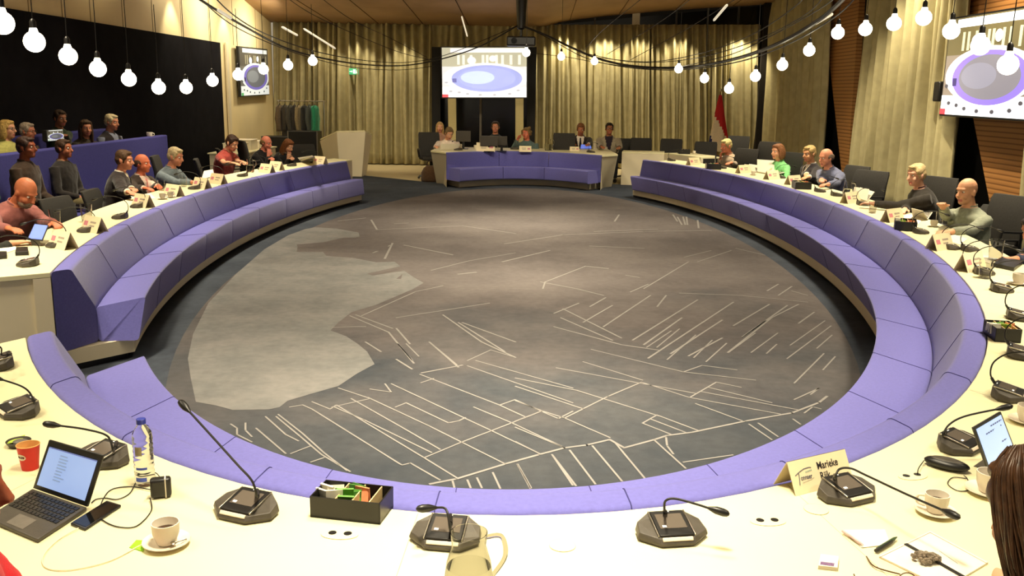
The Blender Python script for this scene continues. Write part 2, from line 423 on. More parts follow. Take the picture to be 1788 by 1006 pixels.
def add_bench(label, ts, ends=True, group=None):
    mid = E((ts[0] + ts[-1]) / 2, 3.6, 8.4, CY, 0)
    root = thing('curved_bench', label, 'bench', (mid.x, mid.y, 0))
    off = V((mid.x, mid.y, 0))
    for a, b in zip(ts[:-1], ts[1:]):
        g = .00012 * (1 if b > a else -1)
        bk, se = MB(), MB(); bench_segment(bk, se, a + g, b - g, a == ts[0], b == ts[-1])
        for mb, nm in ((bk, 'backrest_panel'), (se, 'seat_cushion')):
            mb.v = [tuple(V(p) - off) for p in mb.v]
            pn = mb.build(nm, BLUE, root, smooth=50)
            if a != ts[0]:
                q = prof(a); L = [q['A'], q['A1'], q['C']] if nm == 'backrest_panel' else [q['C'], q['S'], q['B']]
                base_o = q['A'].copy(); base_o.z = .3
                r_ = rounded([base_o, q['A'], q['A1'], q['C']], .028) if nm == 'backrest_panel' else rounded([q['C'] + V((0, 0, .003)), q['S'], q['B'], V((q['C'].x, q['C'].y, .16))], .028)
                r_ = r_[4:] if nm == 'backrest_panel' else r_[:12]
                sm = MB(); sm.tube([p - off + V((0, 0, .0005)) for p in r_], .0022, 5); sm.build('seam', SEAM, pn)
    # white plinth under the cushion and a recessed toe kick, black standing in for shade
    pl, dk = MB(), MB(); n = 90; r1, r2 = [], []
    for k in range(n + 1):
        t = ts[0] + (ts[-1] - ts[0]) * k / n
        tt = t + (.006 if k == 0 else -.006 if k == n else 0) * (1 if ts[-1] > ts[0] else -1)
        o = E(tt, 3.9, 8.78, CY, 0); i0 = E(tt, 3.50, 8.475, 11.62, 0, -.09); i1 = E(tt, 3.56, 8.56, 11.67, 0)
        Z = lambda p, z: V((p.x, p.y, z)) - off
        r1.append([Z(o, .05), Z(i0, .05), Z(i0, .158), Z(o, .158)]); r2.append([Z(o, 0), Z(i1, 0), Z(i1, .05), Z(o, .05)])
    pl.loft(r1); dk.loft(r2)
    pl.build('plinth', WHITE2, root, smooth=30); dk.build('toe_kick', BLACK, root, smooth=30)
    return root
def arc(t0, t1, n): return [t0 + (t1 - t0) * k / n for k in range(n + 1)]
TL0, TL1 = tof(81, 477) % (2 * PI), tof(600, 282) % (2 * PI)
TR0, TR1 = tof(1129, 279), tof(50, 588)
if TR1 > TR0: TR1 -= 2 * PI
add_bench('long blue upholstered curved bench along the left table, beige plinth', arc(TL0, TL1, 9))
add_bench('long blue upholstered curved bench sweeping along right and near tables', arc(TR0, TR1, 20))
# ------------------------------------------------------------ white ring tables
def ring_table(label, t0, t1, aO, bO, n=80):
    mid = E((t0 + t1) / 2, 4.2, 9, CY, 0); off = V((mid.x, mid.y, 0))
    root = thing('curved_table', label, 'table', (mid.x, mid.y, 0))
    top, body = MB(), MB(); r1, r2 = [], []
    for k in range(n + 1):
        t = t0 + (t1 - t0) * k / n
        a, b = (aO(t), bO(t)) if callable(aO) else (aO, bO)
        i = E(t, 3.925, 8.806, CY, 0); o = E(t, a, b, CY, 0)
        d = (o - i); 
        Z = lambda p, z: V((p.x, p.y, z)) - off
        r1.append([Z(o, .705), Z(i, .705), Z(i, .74), Z(o, .74)])
        o2 = i + d * .22; r2.append([Z(o2, 0), Z(i + d * .003, 0), Z(i + d * .003, .704), Z(o2, .704)])
    top.loft(r1); body.loft(r2)
    top.build('worktop', WHITE, root, smooth=30, bevel=.004); body.build('front_panel', WHITE2, root, smooth=30)
    for t in (t0, t1):
        e = MB(); s = (t1 - t0) / abs(t1 - t0) * .004 * (1 if t == t0 else -1)
        a, b = (aO(t), bO(t)) if callable(aO) else (aO, bO)
        q = [E(t + u, aa, bb, CY, 0) - off for u, aa, bb in ((s, 3.93, 8.81), (s, a - .01, b - .012), (s * 2.4, a - .01, b - .012), (s * 2.4, 3.93, 8.81))]
        e.prism([(p.x, p.y) for p in q], 0, .704); e.build('end_panel', WHITE2, root, bevel=.003)
    for k in range(1, int(abs(t1 - t0) / .3)):      # butt joints of the worktop
        t = t0 + (t1 - t0) * k / int(abs(t1 - t0) / .3); a, b = (aO(t), bO(t)) if callable(aO) else (aO, bO)
        jn = MB(); p, q = E(t, 3.94, 8.82, CY, .7403) - off, E(t, a - .01, b - .01, CY, .7403) - off; w = (q - p).normalized().cross(V((0, 0, 1))) * .0012
        jn.add([p - w, q - w, q + w, p + w], [(0, 1, 2, 3)]); jn.build('joint_line', mat('worktop_joint_gap', (176, 165, 138), .8, var=0), root)
    return root
def aO(t): return 4.44
def bOr(t): return 9.42
ring_table('white curved council table with blue bench in front, left side', TL0, TL1 - .05, 4.44, 9.3)
ring_table('white curved council table around the near and right sides of ring', TR0 - .06, TR1, 4.5, 9.6)
# ------------------------------------------------------------ far centre cabinet with bench
def centre():
    root = thing('bench_cabinet', 'white angled cabinet with built-in short blue bench at far end of ring', 'cabinet', (-.1, 20.3, 0))
    off = V((-.1, 20.3, 0))
    tl, tr = PZ(752, 263, .74), PZ(1079, 269.7, .74)
    bl, br = PZ(762, 320, 0), PZ(1068, 326, 0)
    fl, fr = PZ(781, 322, 0), PZ(1050, 328.5, 0)
    bt0, bt1 = PZ(779, 266, .745), PZ(1051, 271, .745); btm = PZ(915, 264, .745)
    b = MB(); q = []
    def curve(p0, pm, p1, n=24):
        c = pm * 2 - (p0 + p1) * .5
        return [p0 * (1 - t) ** 2 + c * 2 * t * (1 - t) + p1 * t * t for t in [k / n for k in range(n + 1)]]
    bk = curve(bt0, btm, bt1)
    s0, s1 = PZ(803, 317.5, .155), PZ(1026, 321.5, .155); sm = PZ(914, 313, .155)
    s0.z = s1.z = sm.z = .42
    st = curve(s0, sm, s1)
    cr = curve(bt0 + V((.03, .06, -.325)), btm + V((0, -.06, -.325)), bt1 + V((-.03, .06, -.325)))
    print('SEATDEPTH', [round(c.y - s.y, 2) for c, s in zip(cr, st)][::6])
    bb = [V((p.x, p.y - .0, .155)) for p in st]
    bi = [p + (V((0, -.1, 0))) for p in bk]
    ki = [fl + V((.01, .03, 0))] + curve(PZ(802, 327, 0), PZ(918, 322.5, 0), PZ(1026, 331, 0)) + [fr + V((-.01, .03, 0))]
    # white body
    ki = [p + V((0, -.07, 0)) for p in ki]
    w = MB(); back = [V((p.x, p.y + .75, p.z)) for p in (tl, tr)]
    deep0, deep1 = V((tl.x + .05, 21.35, 0)), V((tr.x - .05, 21.45, 0))
    def side(a_t, a_b, c_t, c_b, d, nm):
        m = MB(); z = lambda p, h: V((p.x, p.y, h)) - off
        m.hexa([z(a_b, 0), z(c_b, 0), z(d[1], 0), z(d[0], 0)], [z(a_t, .74), z(c_t, .74), z(d[1], .74), z(d[0], .74)])
        return m
    m = side(tl, bl, bt0, fl, (deep0, V((bt0.x, bt0.y + .1, 0))), 0); m.build('side_panel', WHITE2, root, bevel=.006)
    m = side(bt1, fr, tr, br, (V((bt1.x, bt1.y + .1, 0)), deep1), 0); m.build('side_panel', WHITE2, root, bevel=.006)
    t = MB(); n = len(bk)
    poly = [tl - off, *[p - off for p in bk], tr - off, deep1 - off, deep0 - off]
    t.prism([(p.x, p.y) for p in poly], .705, .742); t.build('worktop', WHITE, root, bevel=.004)
    p_ = MB(); p_.loft([[k - off, V((k.x * .9, max(k.y, fl.y) + .5, 0)) - off, V((k.x * .9, max(k.y, fl.y) + .5, .155)) - off, k - off + V((0, 0, .155))] for k in ki]); p_.build('plinth', WHITE2, root)
    for i0, i1 in ((0, 8), (8, 16), (16, 24)):
        x, y = MB(), MB(); ra, rb = [], []
        for k in range(i0, i1 + 1):
            g = .004 if k == i0 else (-.004 if k == i1 else 0); G = V((g, 0, 0)) - off
            ra.append(rounded([bk[k] + G, V((bk[k].x, bk[k].y, .17)) + G, V((cr[k].x, cr[k].y, .17)) + G, cr[k] + G, bi[k] + G], .025))
            rb.append(rounded([cr[k] + G, V((cr[k].x, cr[k].y, .16)) + G, bb[k] + G, st[k] + G], .025))
        x.loft(ra, caps=False); [x.add(q_, [tuple(range(len(q_)))]) for q_, e_ in ((ra[0], i0 == 0), (ra[-1], i1 == 24)) if e_]; x.build('backrest_panel', BLUE, root, smooth=50); y.loft(rb, caps=False); [y.add(q_, [tuple(range(len(q_)))]) for q_, e_ in ((rb[0], i0 == 0), (rb[-1], i1 == 24)) if e_]; y.build('seat_cushion', BLUE, root, smooth=50)
    # desk to its right
    d0, d1, d2 = PZ(1086, 265, .74), PZ(1160, 267, .74), PZ(1224, 274.5, .74)
    r2 = thing('side_desk', 'plain white desk with solid front beside the far cabinet, chairs behind', 'table', (d1.x, d1.y, 0)); off = V((d1.x, d1.y, 0))
    for a, c in ((d0, d1), (d1, d2)):
        nrm = (c - a).normalized().cross(V((0, 0, 1))) * -1
        A_, C_ = a - off, c - off; k = V((nrm.x, nrm.y, 0)) * .62
        z = lambda p, h: V((p.x, p.y, h))
        m = MB(); m.hexa([z(A_, .705), z(C_, .705), z(C_ + k, .705), z(A_ + k, .705)], [z(A_, .74), z(C_, .74), z(C_ + k, .74), z(A_ + k, .74)]); m.build('worktop', WHITE, r2, bevel=.004)
        i = V((nrm.x, nrm.y, 0)) * .03
        m = MB(); m.hexa([z(A_ + i * .3, 0), z(C_ + i * .3, 0), z(C_ + i * 2, 0), z(A_ + i * 2, 0)], [z(A_, .704), z(C_, .704), z(C_ + i * 2, .704), z(A_ + i * 2, .704)]); m.build('front_panel', WHITE2, r2, bevel=.003)
centre()
# ------------------------------------------------------------ room shell
WL, WR, YF = -6.9, 6.75, 25.4
def ceil_z(x, y): return 3.72 + .155 * (YF - y) * (1 if y > 14 else 1) + max(0, x - .5) ** .6 * .23
m = MB(); m.box((0, 12.5, -.06), (16, 33, .1)); o = m.build('floor', mat('beige_floor', (196, 180, 140), .5, var=.05, scale=2), smooth=0); struct(o)
# carpet with the woven map
def carpet():
    m = MB(); n = 96
    pts = [PZ(640, 307, 0), PZ(690, 312, 0), PZ(745, 318, 0), PZ(800, 319, 0), PZ(1100, 322, 0)]
    poly = [V((-7.0, 22.6, 0)), V((-7.0, -2, 0)), V((7.0, -2, 0)), V((7.0, 20.4, 0)), V((2.9, 20.7, 0)), pts[4], pts[3], pts[2], pts[1], pts[0]]
    m.prism([(p.x, p.y) for p in poly], -.008, .002, 0)
    c = V((-.05, 11.35, 0))
    z = .0035
    ring = [V((c.x + 3.16 * math.cos(2 * PI * i / n), c.y + 8.2 * math.sin(2 * PI * i / n), z)) for i in range(n)]
    m.add(ring, [tuple(range(n))], 1)
    wp = [(533, 400), (550, 397), (587, 399), (626, 406), (628, 413), (594, 420.6), (567, 423), (520, 428), (518, 440), (564, 440), (570, 447), (614, 450), (658, 458), (689, 457), (699, 465), (640, 478), (652, 481), (706, 473), (722, 484), (739.5, 494), (719, 506), (655, 533), (614, 545), (591, 563), (577, 577), (604, 587), (624, 600), (641, 614), (654, 636), (624, 652), (591, 674), (539, 689), (502, 700), (488, 711), (469, 715), (406, 716), (377, 708), (342, 702), (333, 660), (328, 626), (337, 583.5), (364, 529), (411.6, 479), (462, 435), (503, 411)]
    wv = [PZ(x, y, .005) for x, y in wp]
    bmm = bmesh.new(); f = bmm.faces.new([bmm.verts.new(p) for p in wv]); r = bmesh.ops.triangulate(bmm, faces=[f]); bmm.verts.index_update()
    m.add([v.co.copy() for v in bmm.verts], [tuple(v.index for v in ff.verts) for ff in bmm.faces], 2); bmm.free()
    for poly in ([(518, 427), (565, 423), (600, 415), (650, 414), (680, 420), (676, 436), (640, 441), (568, 438), (566, 430), (520, 433)],
                 [(640, 478), (690, 471), (700, 466), (697, 470), (650, 481)], [(692, 487), (703, 478), (700, 487)]):
        m.add([PZ(x, y, .0062) for x, y in poly], [tuple(range(len(poly)))], 1)
    def line(pl, w, mi):
        P_ = [PZ(x, y, .0058) for x, y in pl]
        for a, b in zip(P_[:-1], P_[1:]):
            d = (b - a); 
            if d.length < 1e-4: continue
            d.normalize(); k = V((-d.y, d.x, 0)) * w / 2; e = d * w * .4
            m.add([a - e - k, b + e - k, b + e + k, a - e + k], [(0, 1, 2, 3)], mi)
    A7 = lambda L: [(340 + x / 2.709, 600 + y / 2.709) for x, y in L]
    A8 = lambda L: [(900 + x / 2.794, 560 + y / 2.794) for x, y in L]
    A6 = lambda L: [(850 + x / 2.554, 320 + y / 2.554) for x, y in L]
    A5 = lambda L: [(300 + x / 2.958, 330 + y / 2.958) for x, y in L]
    S7 = [[(385, 345), (500, 440), (600, 525), (735, 605)], [(395, 335), (510, 425), (610, 515), (720, 600)], [(335, 345), (430, 430), (490, 460)], [(170, 380), (200, 400), (200, 430), (270, 465)], [(240, 375), (240, 410), (270, 440)], [(290, 400), (430, 520)], [(455, 520), (545, 485)], [(550, 560), (610, 540)], [(450, 300), (510, 290), (555, 310), (980, 575), (1020, 565), (1160, 645)], [(555, 275), (640, 310), (670, 290), (1085, 540), (1240, 635)], [(660, 300), (800, 360), (1120, 515)], [(740, 260), (970, 390), (1160, 500)], [(820, 255), (1110, 390), (1470, 570)], [(680, 210), (830, 260), (650, 300)], [(930, 190), (1400, 410), (1630, 520)], [(1065, 145), (1440, 290), (1560, 345)], [(1070, 185), (1130, 165)], [(950, 300), (1000, 280), (1200, 375), (1250, 365), (1280, 350)], [(1085, 540), (1265, 465), (1500, 375), (1640, 320)], [(1220, 650), (1228, 680)], [(1290, 645), (1305, 682)], [(1335, 635), (1358, 682)], [(1410, 610), (1445, 685)], [(1525, 570), (1588, 685)], [(1690, 525), (1788, 670)], [(1445, 290), (1515, 265), (1640, 320), (1720, 355), (1788, 320)], [(1320, 300), (1500, 375), (1745, 490)], [(1290, 105), (1788, 280)], [(1330, 80), (1788, 210)], [(1120, 0), (1240, 100)], [(960, 0), (1030, 80)], [(1000, 0), (1060, 60)], [(830, 215), (930, 230), (900, 190)], [(1290, 80), (1400, 30), (1500, 60)]]
    S8 = [[(0, 520), (240, 620)], [(0, 590), (120, 650)], [(10, 700), (75, 815)], [(180, 655), (295, 805)], [(265, 632), (390, 797)], [(375, 610), (520, 783)], [(490, 600), (630, 768)], [(680, 585), (830, 720)], [(735, 570), (740, 610), (770, 650)], [(820, 690), (1060, 655)], [(1140, 505), (1250, 580)], [(1185, 500), (1280, 565)], [(1355, 480), (1390, 505)], [(1410, 450), (1450, 420), (1490, 430)], [(0, 490), (130, 440), (240, 475), (460, 570)], [(240, 475), (450, 370), (615, 300), (850, 375), (1290, 455)], [(850, 375), (980, 300), (1100, 325)], [(880, 405), (1110, 490)], [(620, 500), (690, 460), (890, 535)], [(620, 500), (760, 555)], [(660, 480), (830, 545)], [(0, 280), (300, 340), (700, 465)], [(0, 320), (330, 430)], [(0, 390), (130, 440)], [(200, 230), (880, 355)], [(330, 200), (620, 290)], [(370, 140), (820, 250), (1170, 290)], [(820, 250), (910, 218), (1080, 240)], [(940, 325), (1250, 400)], [(900, 345), (1380, 435)], [(1325, 185), (1540, 25)], [(1360, 305), (1505, 160)], [(1500, 240), (1560, 175)], [(1470, 135), (1545, 70)], [(1340, 120), (1510, 0)], [(1150, 155), (1280, 60)], [(1225, 160), (1275, 115)], [(1110, 80), (1220, 0)], [(1040, 155), (1170, 60)], [(930, 200), (1030, 110)], [(870, 180), (960, 95)], [(740, 190), (880, 70)], [(640, 130), (760, 50)], [(690, 130), (800, 40)], [(1360, 385), (1480, 330), (1440, 360)]]
    S6 = [[(1075, 755), (1270, 600), (1390, 540)], [(1100, 635), (1260, 540)], [(1140, 685), (1340, 545)], [(1390, 625), (1460, 575)], [(300, 580), (410, 535)], [(460, 550), (530, 510)], [(640, 485), (720, 450)], [(520, 640), (730, 500)], [(430, 620), (560, 545)], [(650, 700), (940, 520)], [(720, 780), (1100, 530)], [(820, 760), (1050, 610)], [(900, 770), (1050, 690)], [(700, 720), (870, 600)], [(240, 440), (400, 470), (520, 500)], [(340, 560), (600, 690)], [(860, 490), (1130, 500), (1430, 530)], [(250, 470), (260, 440), (440, 370)], [(620, 410), (680, 420)], [(1110, 290), (1240, 320)], [(1360, 480), (1430, 500)], [(1250, 480), (1300, 450)], [(1300, 500), (1360, 460)], [(300, 640), (600, 720), (770, 745)], [(330, 600), (560, 700)], [(880, 330), (1000, 300)], [(940, 350), (1090, 300)], [(700, 470), (900, 350)], [(760, 550), (800, 500)]]
    SF = [[(80, 270), (340, 230), (700, 215), (1000, 210)], [(70, 350), (280, 300)], [(460, 280), (700, 290)], [(440, 370), (540, 380)], [(830, 140), (850, 170)], [(850, 150), (870, 185)], [(875, 150), (885, 185)], [(890, 150), (895, 185)], [(940, 165), (945, 200)], [(570, 170), (590, 140)], [(480, 215), (760, 205)]]
    S5 = [[(980, 655), (1260, 530), (1400, 500)], [(1160, 665), (1640, 590)], [(920, 655), (1120, 740), (1250, 900)], [(950, 650), (1140, 720)], [(1400, 650), (1600, 790), (1775, 870)], [(1500, 690), (1775, 790)], [(1480, 690), (1720, 840)], [(1330, 790), (1480, 920)], [(830, 715), (1000, 710)], [(1290, 950), (1500, 910)], [(1160, 880), (1240, 930)], [(1000, 790), (1080, 840)], [(1160, 720), (1230, 800)], [(1340, 420), (1540, 370), (1775, 330)]]
    SG = [[(860, 165), (1000, 150)], [(1030, 160), (1060, 210), (1500, 190), (1775, 230)], [(1200, 290), (1450, 340)], [(1100, 360), (1140, 280)], [(1040, 330), (1130, 290)], [(1480, 440), (1570, 430)], [(1150, 180), (1220, 175)]]
    for S, Aq, w in ((S7, A7, .011), (S8, A8, .012), (S6, A6, .017), (SF, A6, .028), (S5, A5, .016), (SG, A5, .028)):
        for L in S: line(Aq(L), w, 3)
    line([(751.6, 845), (797.7, 836), (882.6, 810), (941.7, 793.6), (986, 782), (1025, 777), (1064.6, 767.6), (1090, 782), (1143, 767.6), (1165, 760.4), (1208, 755), (1301, 735.4), (1383, 721), (1430, 703), (1444, 692)], .018, 3)
    # carpet materials with mottled noise colour
    def cm(name, c0, c1, sc, c2=None):
        mt = mat(name, c0, .95, var=0, spec=.05); nt = mt.node_tree; b = nt.nodes['Principled BSDF']
        tc = nt.nodes['Texture Coordinate'] if 'Texture Coordinate' in nt.nodes else nt.nodes.new('ShaderNodeTexCoord')
        n1 = nt.nodes.new('ShaderNodeTexNoise'); n1.inputs['Scale'].default_value = sc; n1.inputs['Detail'].default_value = 8; n1.inputs['Roughness'].default_value = .65
        r = nt.nodes.new('ShaderNodeValToRGB'); r.color_ramp.elements[0].position = .38; r.color_ramp.elements[1].position = .64
        r.color_ramp.elements[0].color = (*lin(c0), 1); r.color_ramp.elements[1].color = (*lin(c1), 1)
        nt.links.new(tc.outputs['Object'], n1.inputs['Vector']); nt.links.new(n1.outputs['Fac'], r.inputs['Fac'])
        col_out = r.outputs['Color']
        if c2:      # blends to a browner, paler ramp farther along Y
            r2 = nt.nodes.new('ShaderNodeValToRGB'); r2.color_ramp.elements[0].position = .38; r2.color_ramp.elements[1].position = .64
            r2.color_ramp.elements[0].color = (*lin(c2[0]), 1); r2.color_ramp.elements[1].color = (*lin(c2[1]), 1); nt.links.new(n1.outputs['Fac'], r2.inputs['Fac'])
            sx = nt.nodes.new('ShaderNodeSeparateXYZ'); nt.links.new(tc.outputs['Object'], sx.inputs['Vector'])
            n5 = nt.nodes.new('ShaderNodeTexNoise'); n5.inputs['Scale'].default_value = .7; n5.inputs['Detail'].default_value = 6; nt.links.new(tc.outputs['Object'], n5.inputs['Vector'])
            ma = nt.nodes.new('ShaderNodeMath'); ma.operation = 'MULTIPLY_ADD'; ma.inputs[1].default_value = 9; nt.links.new(n5.outputs['Fac'], ma.inputs[0]); nt.links.new(sx.outputs['Y'], ma.inputs[2])
            mr = nt.nodes.new('ShaderNodeMapRange'); mr.inputs['From Min'].default_value = 9.6; mr.inputs['From Max'].default_value = 13.2; nt.links.new(ma.outputs['Value'], mr.inputs['Value'])
            m3 = nt.nodes.new('ShaderNodeMixRGB'); nt.links.new(mr.outputs['Result'], m3.inputs['Fac']); nt.links.new(r.outputs['Color'], m3.inputs['Color1']); nt.links.new(r2.outputs['Color'], m3.inputs['Color2']); col_out = m3.outputs['Color']
        n2 = nt.nodes.new('ShaderNodeTexNoise'); n2.inputs['Scale'].default_value = 14; n2.inputs['Detail'].default_value = 6
        mx = nt.nodes.new('ShaderNodeMixRGB'); mx.blend_type = 'OVERLAY'; mx.inputs['Fac'].default_value = .2
        nt.links.new(tc.outputs['Object'], n2.inputs['Vector']); nt.links.new(col_out, mx.inputs['Color1']); nt.links.new(n2.outputs['Fac'], mx.inputs['Color2'])
        nt.links.new(mx.outputs['Color'], b.inputs['Base Color'])
        n3 = nt.nodes.new('ShaderNodeTexNoise'); n3.inputs['Scale'].default_value = 260; bp = nt.nodes.new('ShaderNodeBump'); bp.inputs['Strength'].default_value = .4; bp.inputs['Distance'].default_value = .006
        nt.links.new(tc.outputs['Object'], n3.inputs['Vector']); nt.links.new(n3.outputs['Fac'], bp.inputs['Height']); nt.links.new(bp.outputs['Normal'], b.inputs['Normal'])
        return mt
    o = m.build('carpet_floor', [cm('carpet_border', (58, 63, 72), (72, 77, 86), .8), cm('carpet_land', (56, 60, 66), (74, 75, 78), .5, ((85, 80, 80), (104, 98, 97))), cm('carpet_water', (106, 106, 106), (120, 118, 117), 2.2), mat('carpet_line', (130, 127, 125), .95, var=.08, scale=9, spec=.05)], smooth=0)
    struct(o)
carpet()
# ceiling
m = MB(); nx, ny = 28, 24
vs = []; fs = []
for j in range(ny + 1):
    for i in range(nx + 1):
        x = WL + (WR - WL) * i / nx; y = -1 + (YF + 1) * j / ny; vs.append((x, y, min(ceil_z(x, y), 6.6)))
for j in range(ny):
    for i in range(nx): a = j * (nx + 1) + i; fs.append((a, a + 1, a + nx + 2, a + nx + 1))
m.add(vs, fs); wood = mat('ceiling_plywood', (178, 146, 112), .6, var=.14, scale=1.2)
o = m.build('ceiling', wood, smooth=60); struct(o); sl = o.modifiers.new('s', 'SOLIDIFY'); sl.thickness = .08; sl.offset = 1
# grooves between the ceiling boards
for k, (a, b) in enumerate((((480, -20), (560, 37)), ((545, -20), (650, 60)), ((668, -5), (705, 36)), ((765, -5), (790, 40)), ((1010, -10), (985, 40)), ((1110, -10), (1085, 25)), ((1190, -10), (1160, 22)))):
    pass
g = MB()
for x0, x1 in ((-8.2, -5.2), (-6.2, -4.0), (-4.3, -2.8), (-2.6, -1.6), (-.2, -.2), (1.6, 1.1), (3.6, 2.4), (5.6, 3.9), (7.6, 5.4)):
    L = []
    for k in range(13):
        t = k / 12; y = 8 + (YF - .1 - 8) * t; x = x0 + (x1 - x0) * t
        if WL < x < WR: L.append((x, y, min(ceil_z(x, y), 6.6) + .0))
    if len(L) > 2: g.tube(L, .012, 4)
o = g.build('trim_1', mat('ceiling_groove', (74, 52, 34), .8, var=0)); struct(o)
# walls
def wall(name, p0, p1, z0, z1, m_, th=.12):
    b = MB(); d = (V(p1) - V(p0)).normalized(); n = V((-d.y, d.x, 0)) * th
    b.hexa([(p0[0], p0[1], z0), (p1[0], p1[1], z0), (p1[0] + n.x, p1[1] + n.y, z0), (p0[0] + n.x, p0[1] + n.y, z0)], [(p0[0], p0[1], z1), (p1[0], p1[1], z1), (p1[0] + n.x, p1[1] + n.y, z1), (p0[0] + n.x, p0[1] + n.y, z1)])
    o = b.build(name, m_, smooth=0); return struct(o)
CREAM = mat('cream_wall_panel', (232, 214, 166), .6, var=.03, scale=2)
wall('wall_left', (WL, -1), (WL, YF), 0, 6.7, CREAM)
wall('wall_far', (WL, YF + .35), (WR + .3, YF + .35), 0, 6.7, mat('dark_far_wall', (44, 40, 34), .9, var=.1, scale=3), -.12) if False else wall('wall_far', (WR + .3, YF + .45), (WL, YF + .45), 0, 6.7, mat('dark_far_wall', (40, 37, 32), .9, var=.1, scale=3), -.12)
wall('wall_right', (WR + .35, YF), (WR + .35, -1), 0, 6.7, mat('dark_right_wall', (34, 31, 28), .9, var=.1, scale=3), .12)
wall('wall_near', (WR, -1.2), (WL, -1.2), 0, 6.7, CREAM, -.12) if False else None
# black fabric wall panel behind the public seats, on the left wall
zt = PX(383, 75, WL).z; y1 = PX(386, 200, WL).y
b = MB(); b.box((WL + .03, (4 + y1) / 2, zt / 2), (.06, y1 - 4, zt)); o = b.build('wall_left_backdrop', DARKWALL, smooth=0, bevel=.004); struct(o)
# panel joints on the cream wall
j = MB()
for px_ in (50, 108, 157, 213, 265, 315, 363, 405, 445):
    y = PX(px_, 20, WL).y; j.box((WL + .002, y, (zt + 6.6) / 2), (.006, .014, 6.6 - zt))
y = PX(397, 200, WL).y; j.box((WL + .002, y, zt / 2), (.006, .02, zt))
struct(j.build('trim_2', mat('joint_dark', (120, 100, 66), .8, var=0), smooth=0))
b = MB(); b.box((WL + .04, PX(398, 200, WL).y, 1.7), (.05, .16, 2.6)); struct(b.build('trim_3', WHITE2, bevel=.006))
b = MB(); b.box((0, YF + .3, .05), (13.6, .05, .1)); struct(b.build('baseboard_far', WHITE2))
# ------------------------------------------------------------ curtains
CURT = mat('curtain_linen', (173, 163, 124), .9, var=.1, scale=6, bump=.15, bscale=260, spec=.08)
def curtain(label, top0, top1, bot0, bot1, folds, amp=.07, seed=0, group=None):
    top0, top1, bot0, bot1 = map(V, (top0, top1, bot0, bot1)); rnd = random.Random(seed)
    n = folds * 10; nz = 14; d = (top1 - top0); nrm = V((d.y, -d.x, 0)).normalized()
    ph = [rnd.uniform(.55, 1.5) for _ in range(folds + 2)]; am = [rnd.uniform(.35, 1.25) for _ in range(folds + 2)]
    u = []; acc = 0
    for k in range(folds):
        for i in range(10): u.append(acc + ph[k] * i / 10)
        acc += ph[k]
    u.append(acc); off = []
    for k in range(n + 1):
        fo = min(k // 10, folds - 1); off.append((math.sin(2 * PI * (k % 10) / 10) * am[fo], fo))
    rings = []
    for jz in range(nz + 1):
        t = jz / nz; ring = []
        for k in range(n + 1):
            s = u[k] / acc; p = top0.lerp(top1, s).lerp(bot0.lerp(bot1, s), t)
            ring.append(p + nrm * (amp * off[k][0] * (1 + .25 * t) + .012 * math.sin(3 * t * PI + k * .4)) + d.normalized() * .02 * math.sin(2.2 * t + off[k][1]))
        rings.append(ring)
    mid = bot0.lerp(bot1, .5); mid.z = bot0.z
    m = MB(); m.loft([[p - mid for p in r] for r in rings], caps=False, closed=False)
    o = m.build('curtain', CURT, smooth=80, loc=mid); sl = o.modifiers.new('s', 'SOLIDIFY'); sl.thickness = .006
    return tag(o, label, 'curtain', group)
Yc = YF - .05
def F(x, y, dY=0): return PY(x, y, Yc + dY)
def curt_px(label, xa, xb, ytop, ybot, folds, amp, seed, dY=0, za=None):
    a, b = PY(xa, ytop, Yc + dY), PY(xb, ytop, Yc + dY); c, d = PY(xa, ybot, Yc + dY), PY(xb, ybot, Yc + dY)
    zt_ = (a.z + b.z) / 2; return curtain(label, (a.x, a.y, a.z), (b.x, b.y, b.z), (c.x, c.y, .02), (d.x, d.y, .02), folds, amp, seed)
curt_px('floor-length olive linen curtain left of the large screen, behind white lectern', 477, 756, 38, 286, 22, .1, 3)
curt_px('floor-length olive linen curtain between the large screen and the flag', 932, 1332, 43, 286, 34, .1, 5, .02)
a, b = F(752, 40, .05), F(938, 42, .05); z = F(840, 84).z
curtain('short olive curtain above the large screen', (a.x, a.y, a.z), (b.x, b.y, b.z), (a.x, a.y, z), (b.x, b.y, z), 14, .05, 9)
# clerestory window above the right half of the far curtain
p0, p1 = F(965, 44, .2), F(1338, 44, .2)
def wpoly(x0, x1, dz0, dz1, y, th, name, m_):
    b = MB(); q = []
    for x, zlo in ((x0, p0.z + dz0), (x1, p0.z + dz0)): q.append((x, zlo))
    b.hexa([(x0, y, p0.z + dz0), (x1, y, p0.z + dz0), (x1, y + th, p0.z + dz0), (x0, y + th, p0.z + dz0)], [(x0, y, ceil_z(x0, y) + dz1), (x1, y, ceil_z(x1, y) + dz1), (x1, y + th, ceil_z(x1, y) + dz1), (x0, y + th, ceil_z(x0, y) + dz1)])
    return struct(b.build(name, m_, smooth=0))
wpoly(p0.x, p1.x, -.05, .02, YF + .15, .04, 'window_1', mat('dark_night_glass', (16, 15, 14), .12, var=0, spec=.5))
k = 1
for px_ in (1040, 1112, 1183, 1238, 1292):
    x = F(px_, 30).x; k += 1; b = MB(); b.box((x, YF + .12, p0.z + .5), (.05 if px_ != 1112 else .2, .05, 1.2)); struct(b.build('trim_%d' % (k + 3), DGREY if px_ != 1112 else WHITE2))
# dark frame at the right end of the far curtain
a = F(1338, 40); b = MB(); b.box((a.x, YF - .1, 2.2), (.22, .3, 4.4)); struct(b.build('pillar_dark', mat('dark_post', (30, 24, 18), .7, var=.1)))
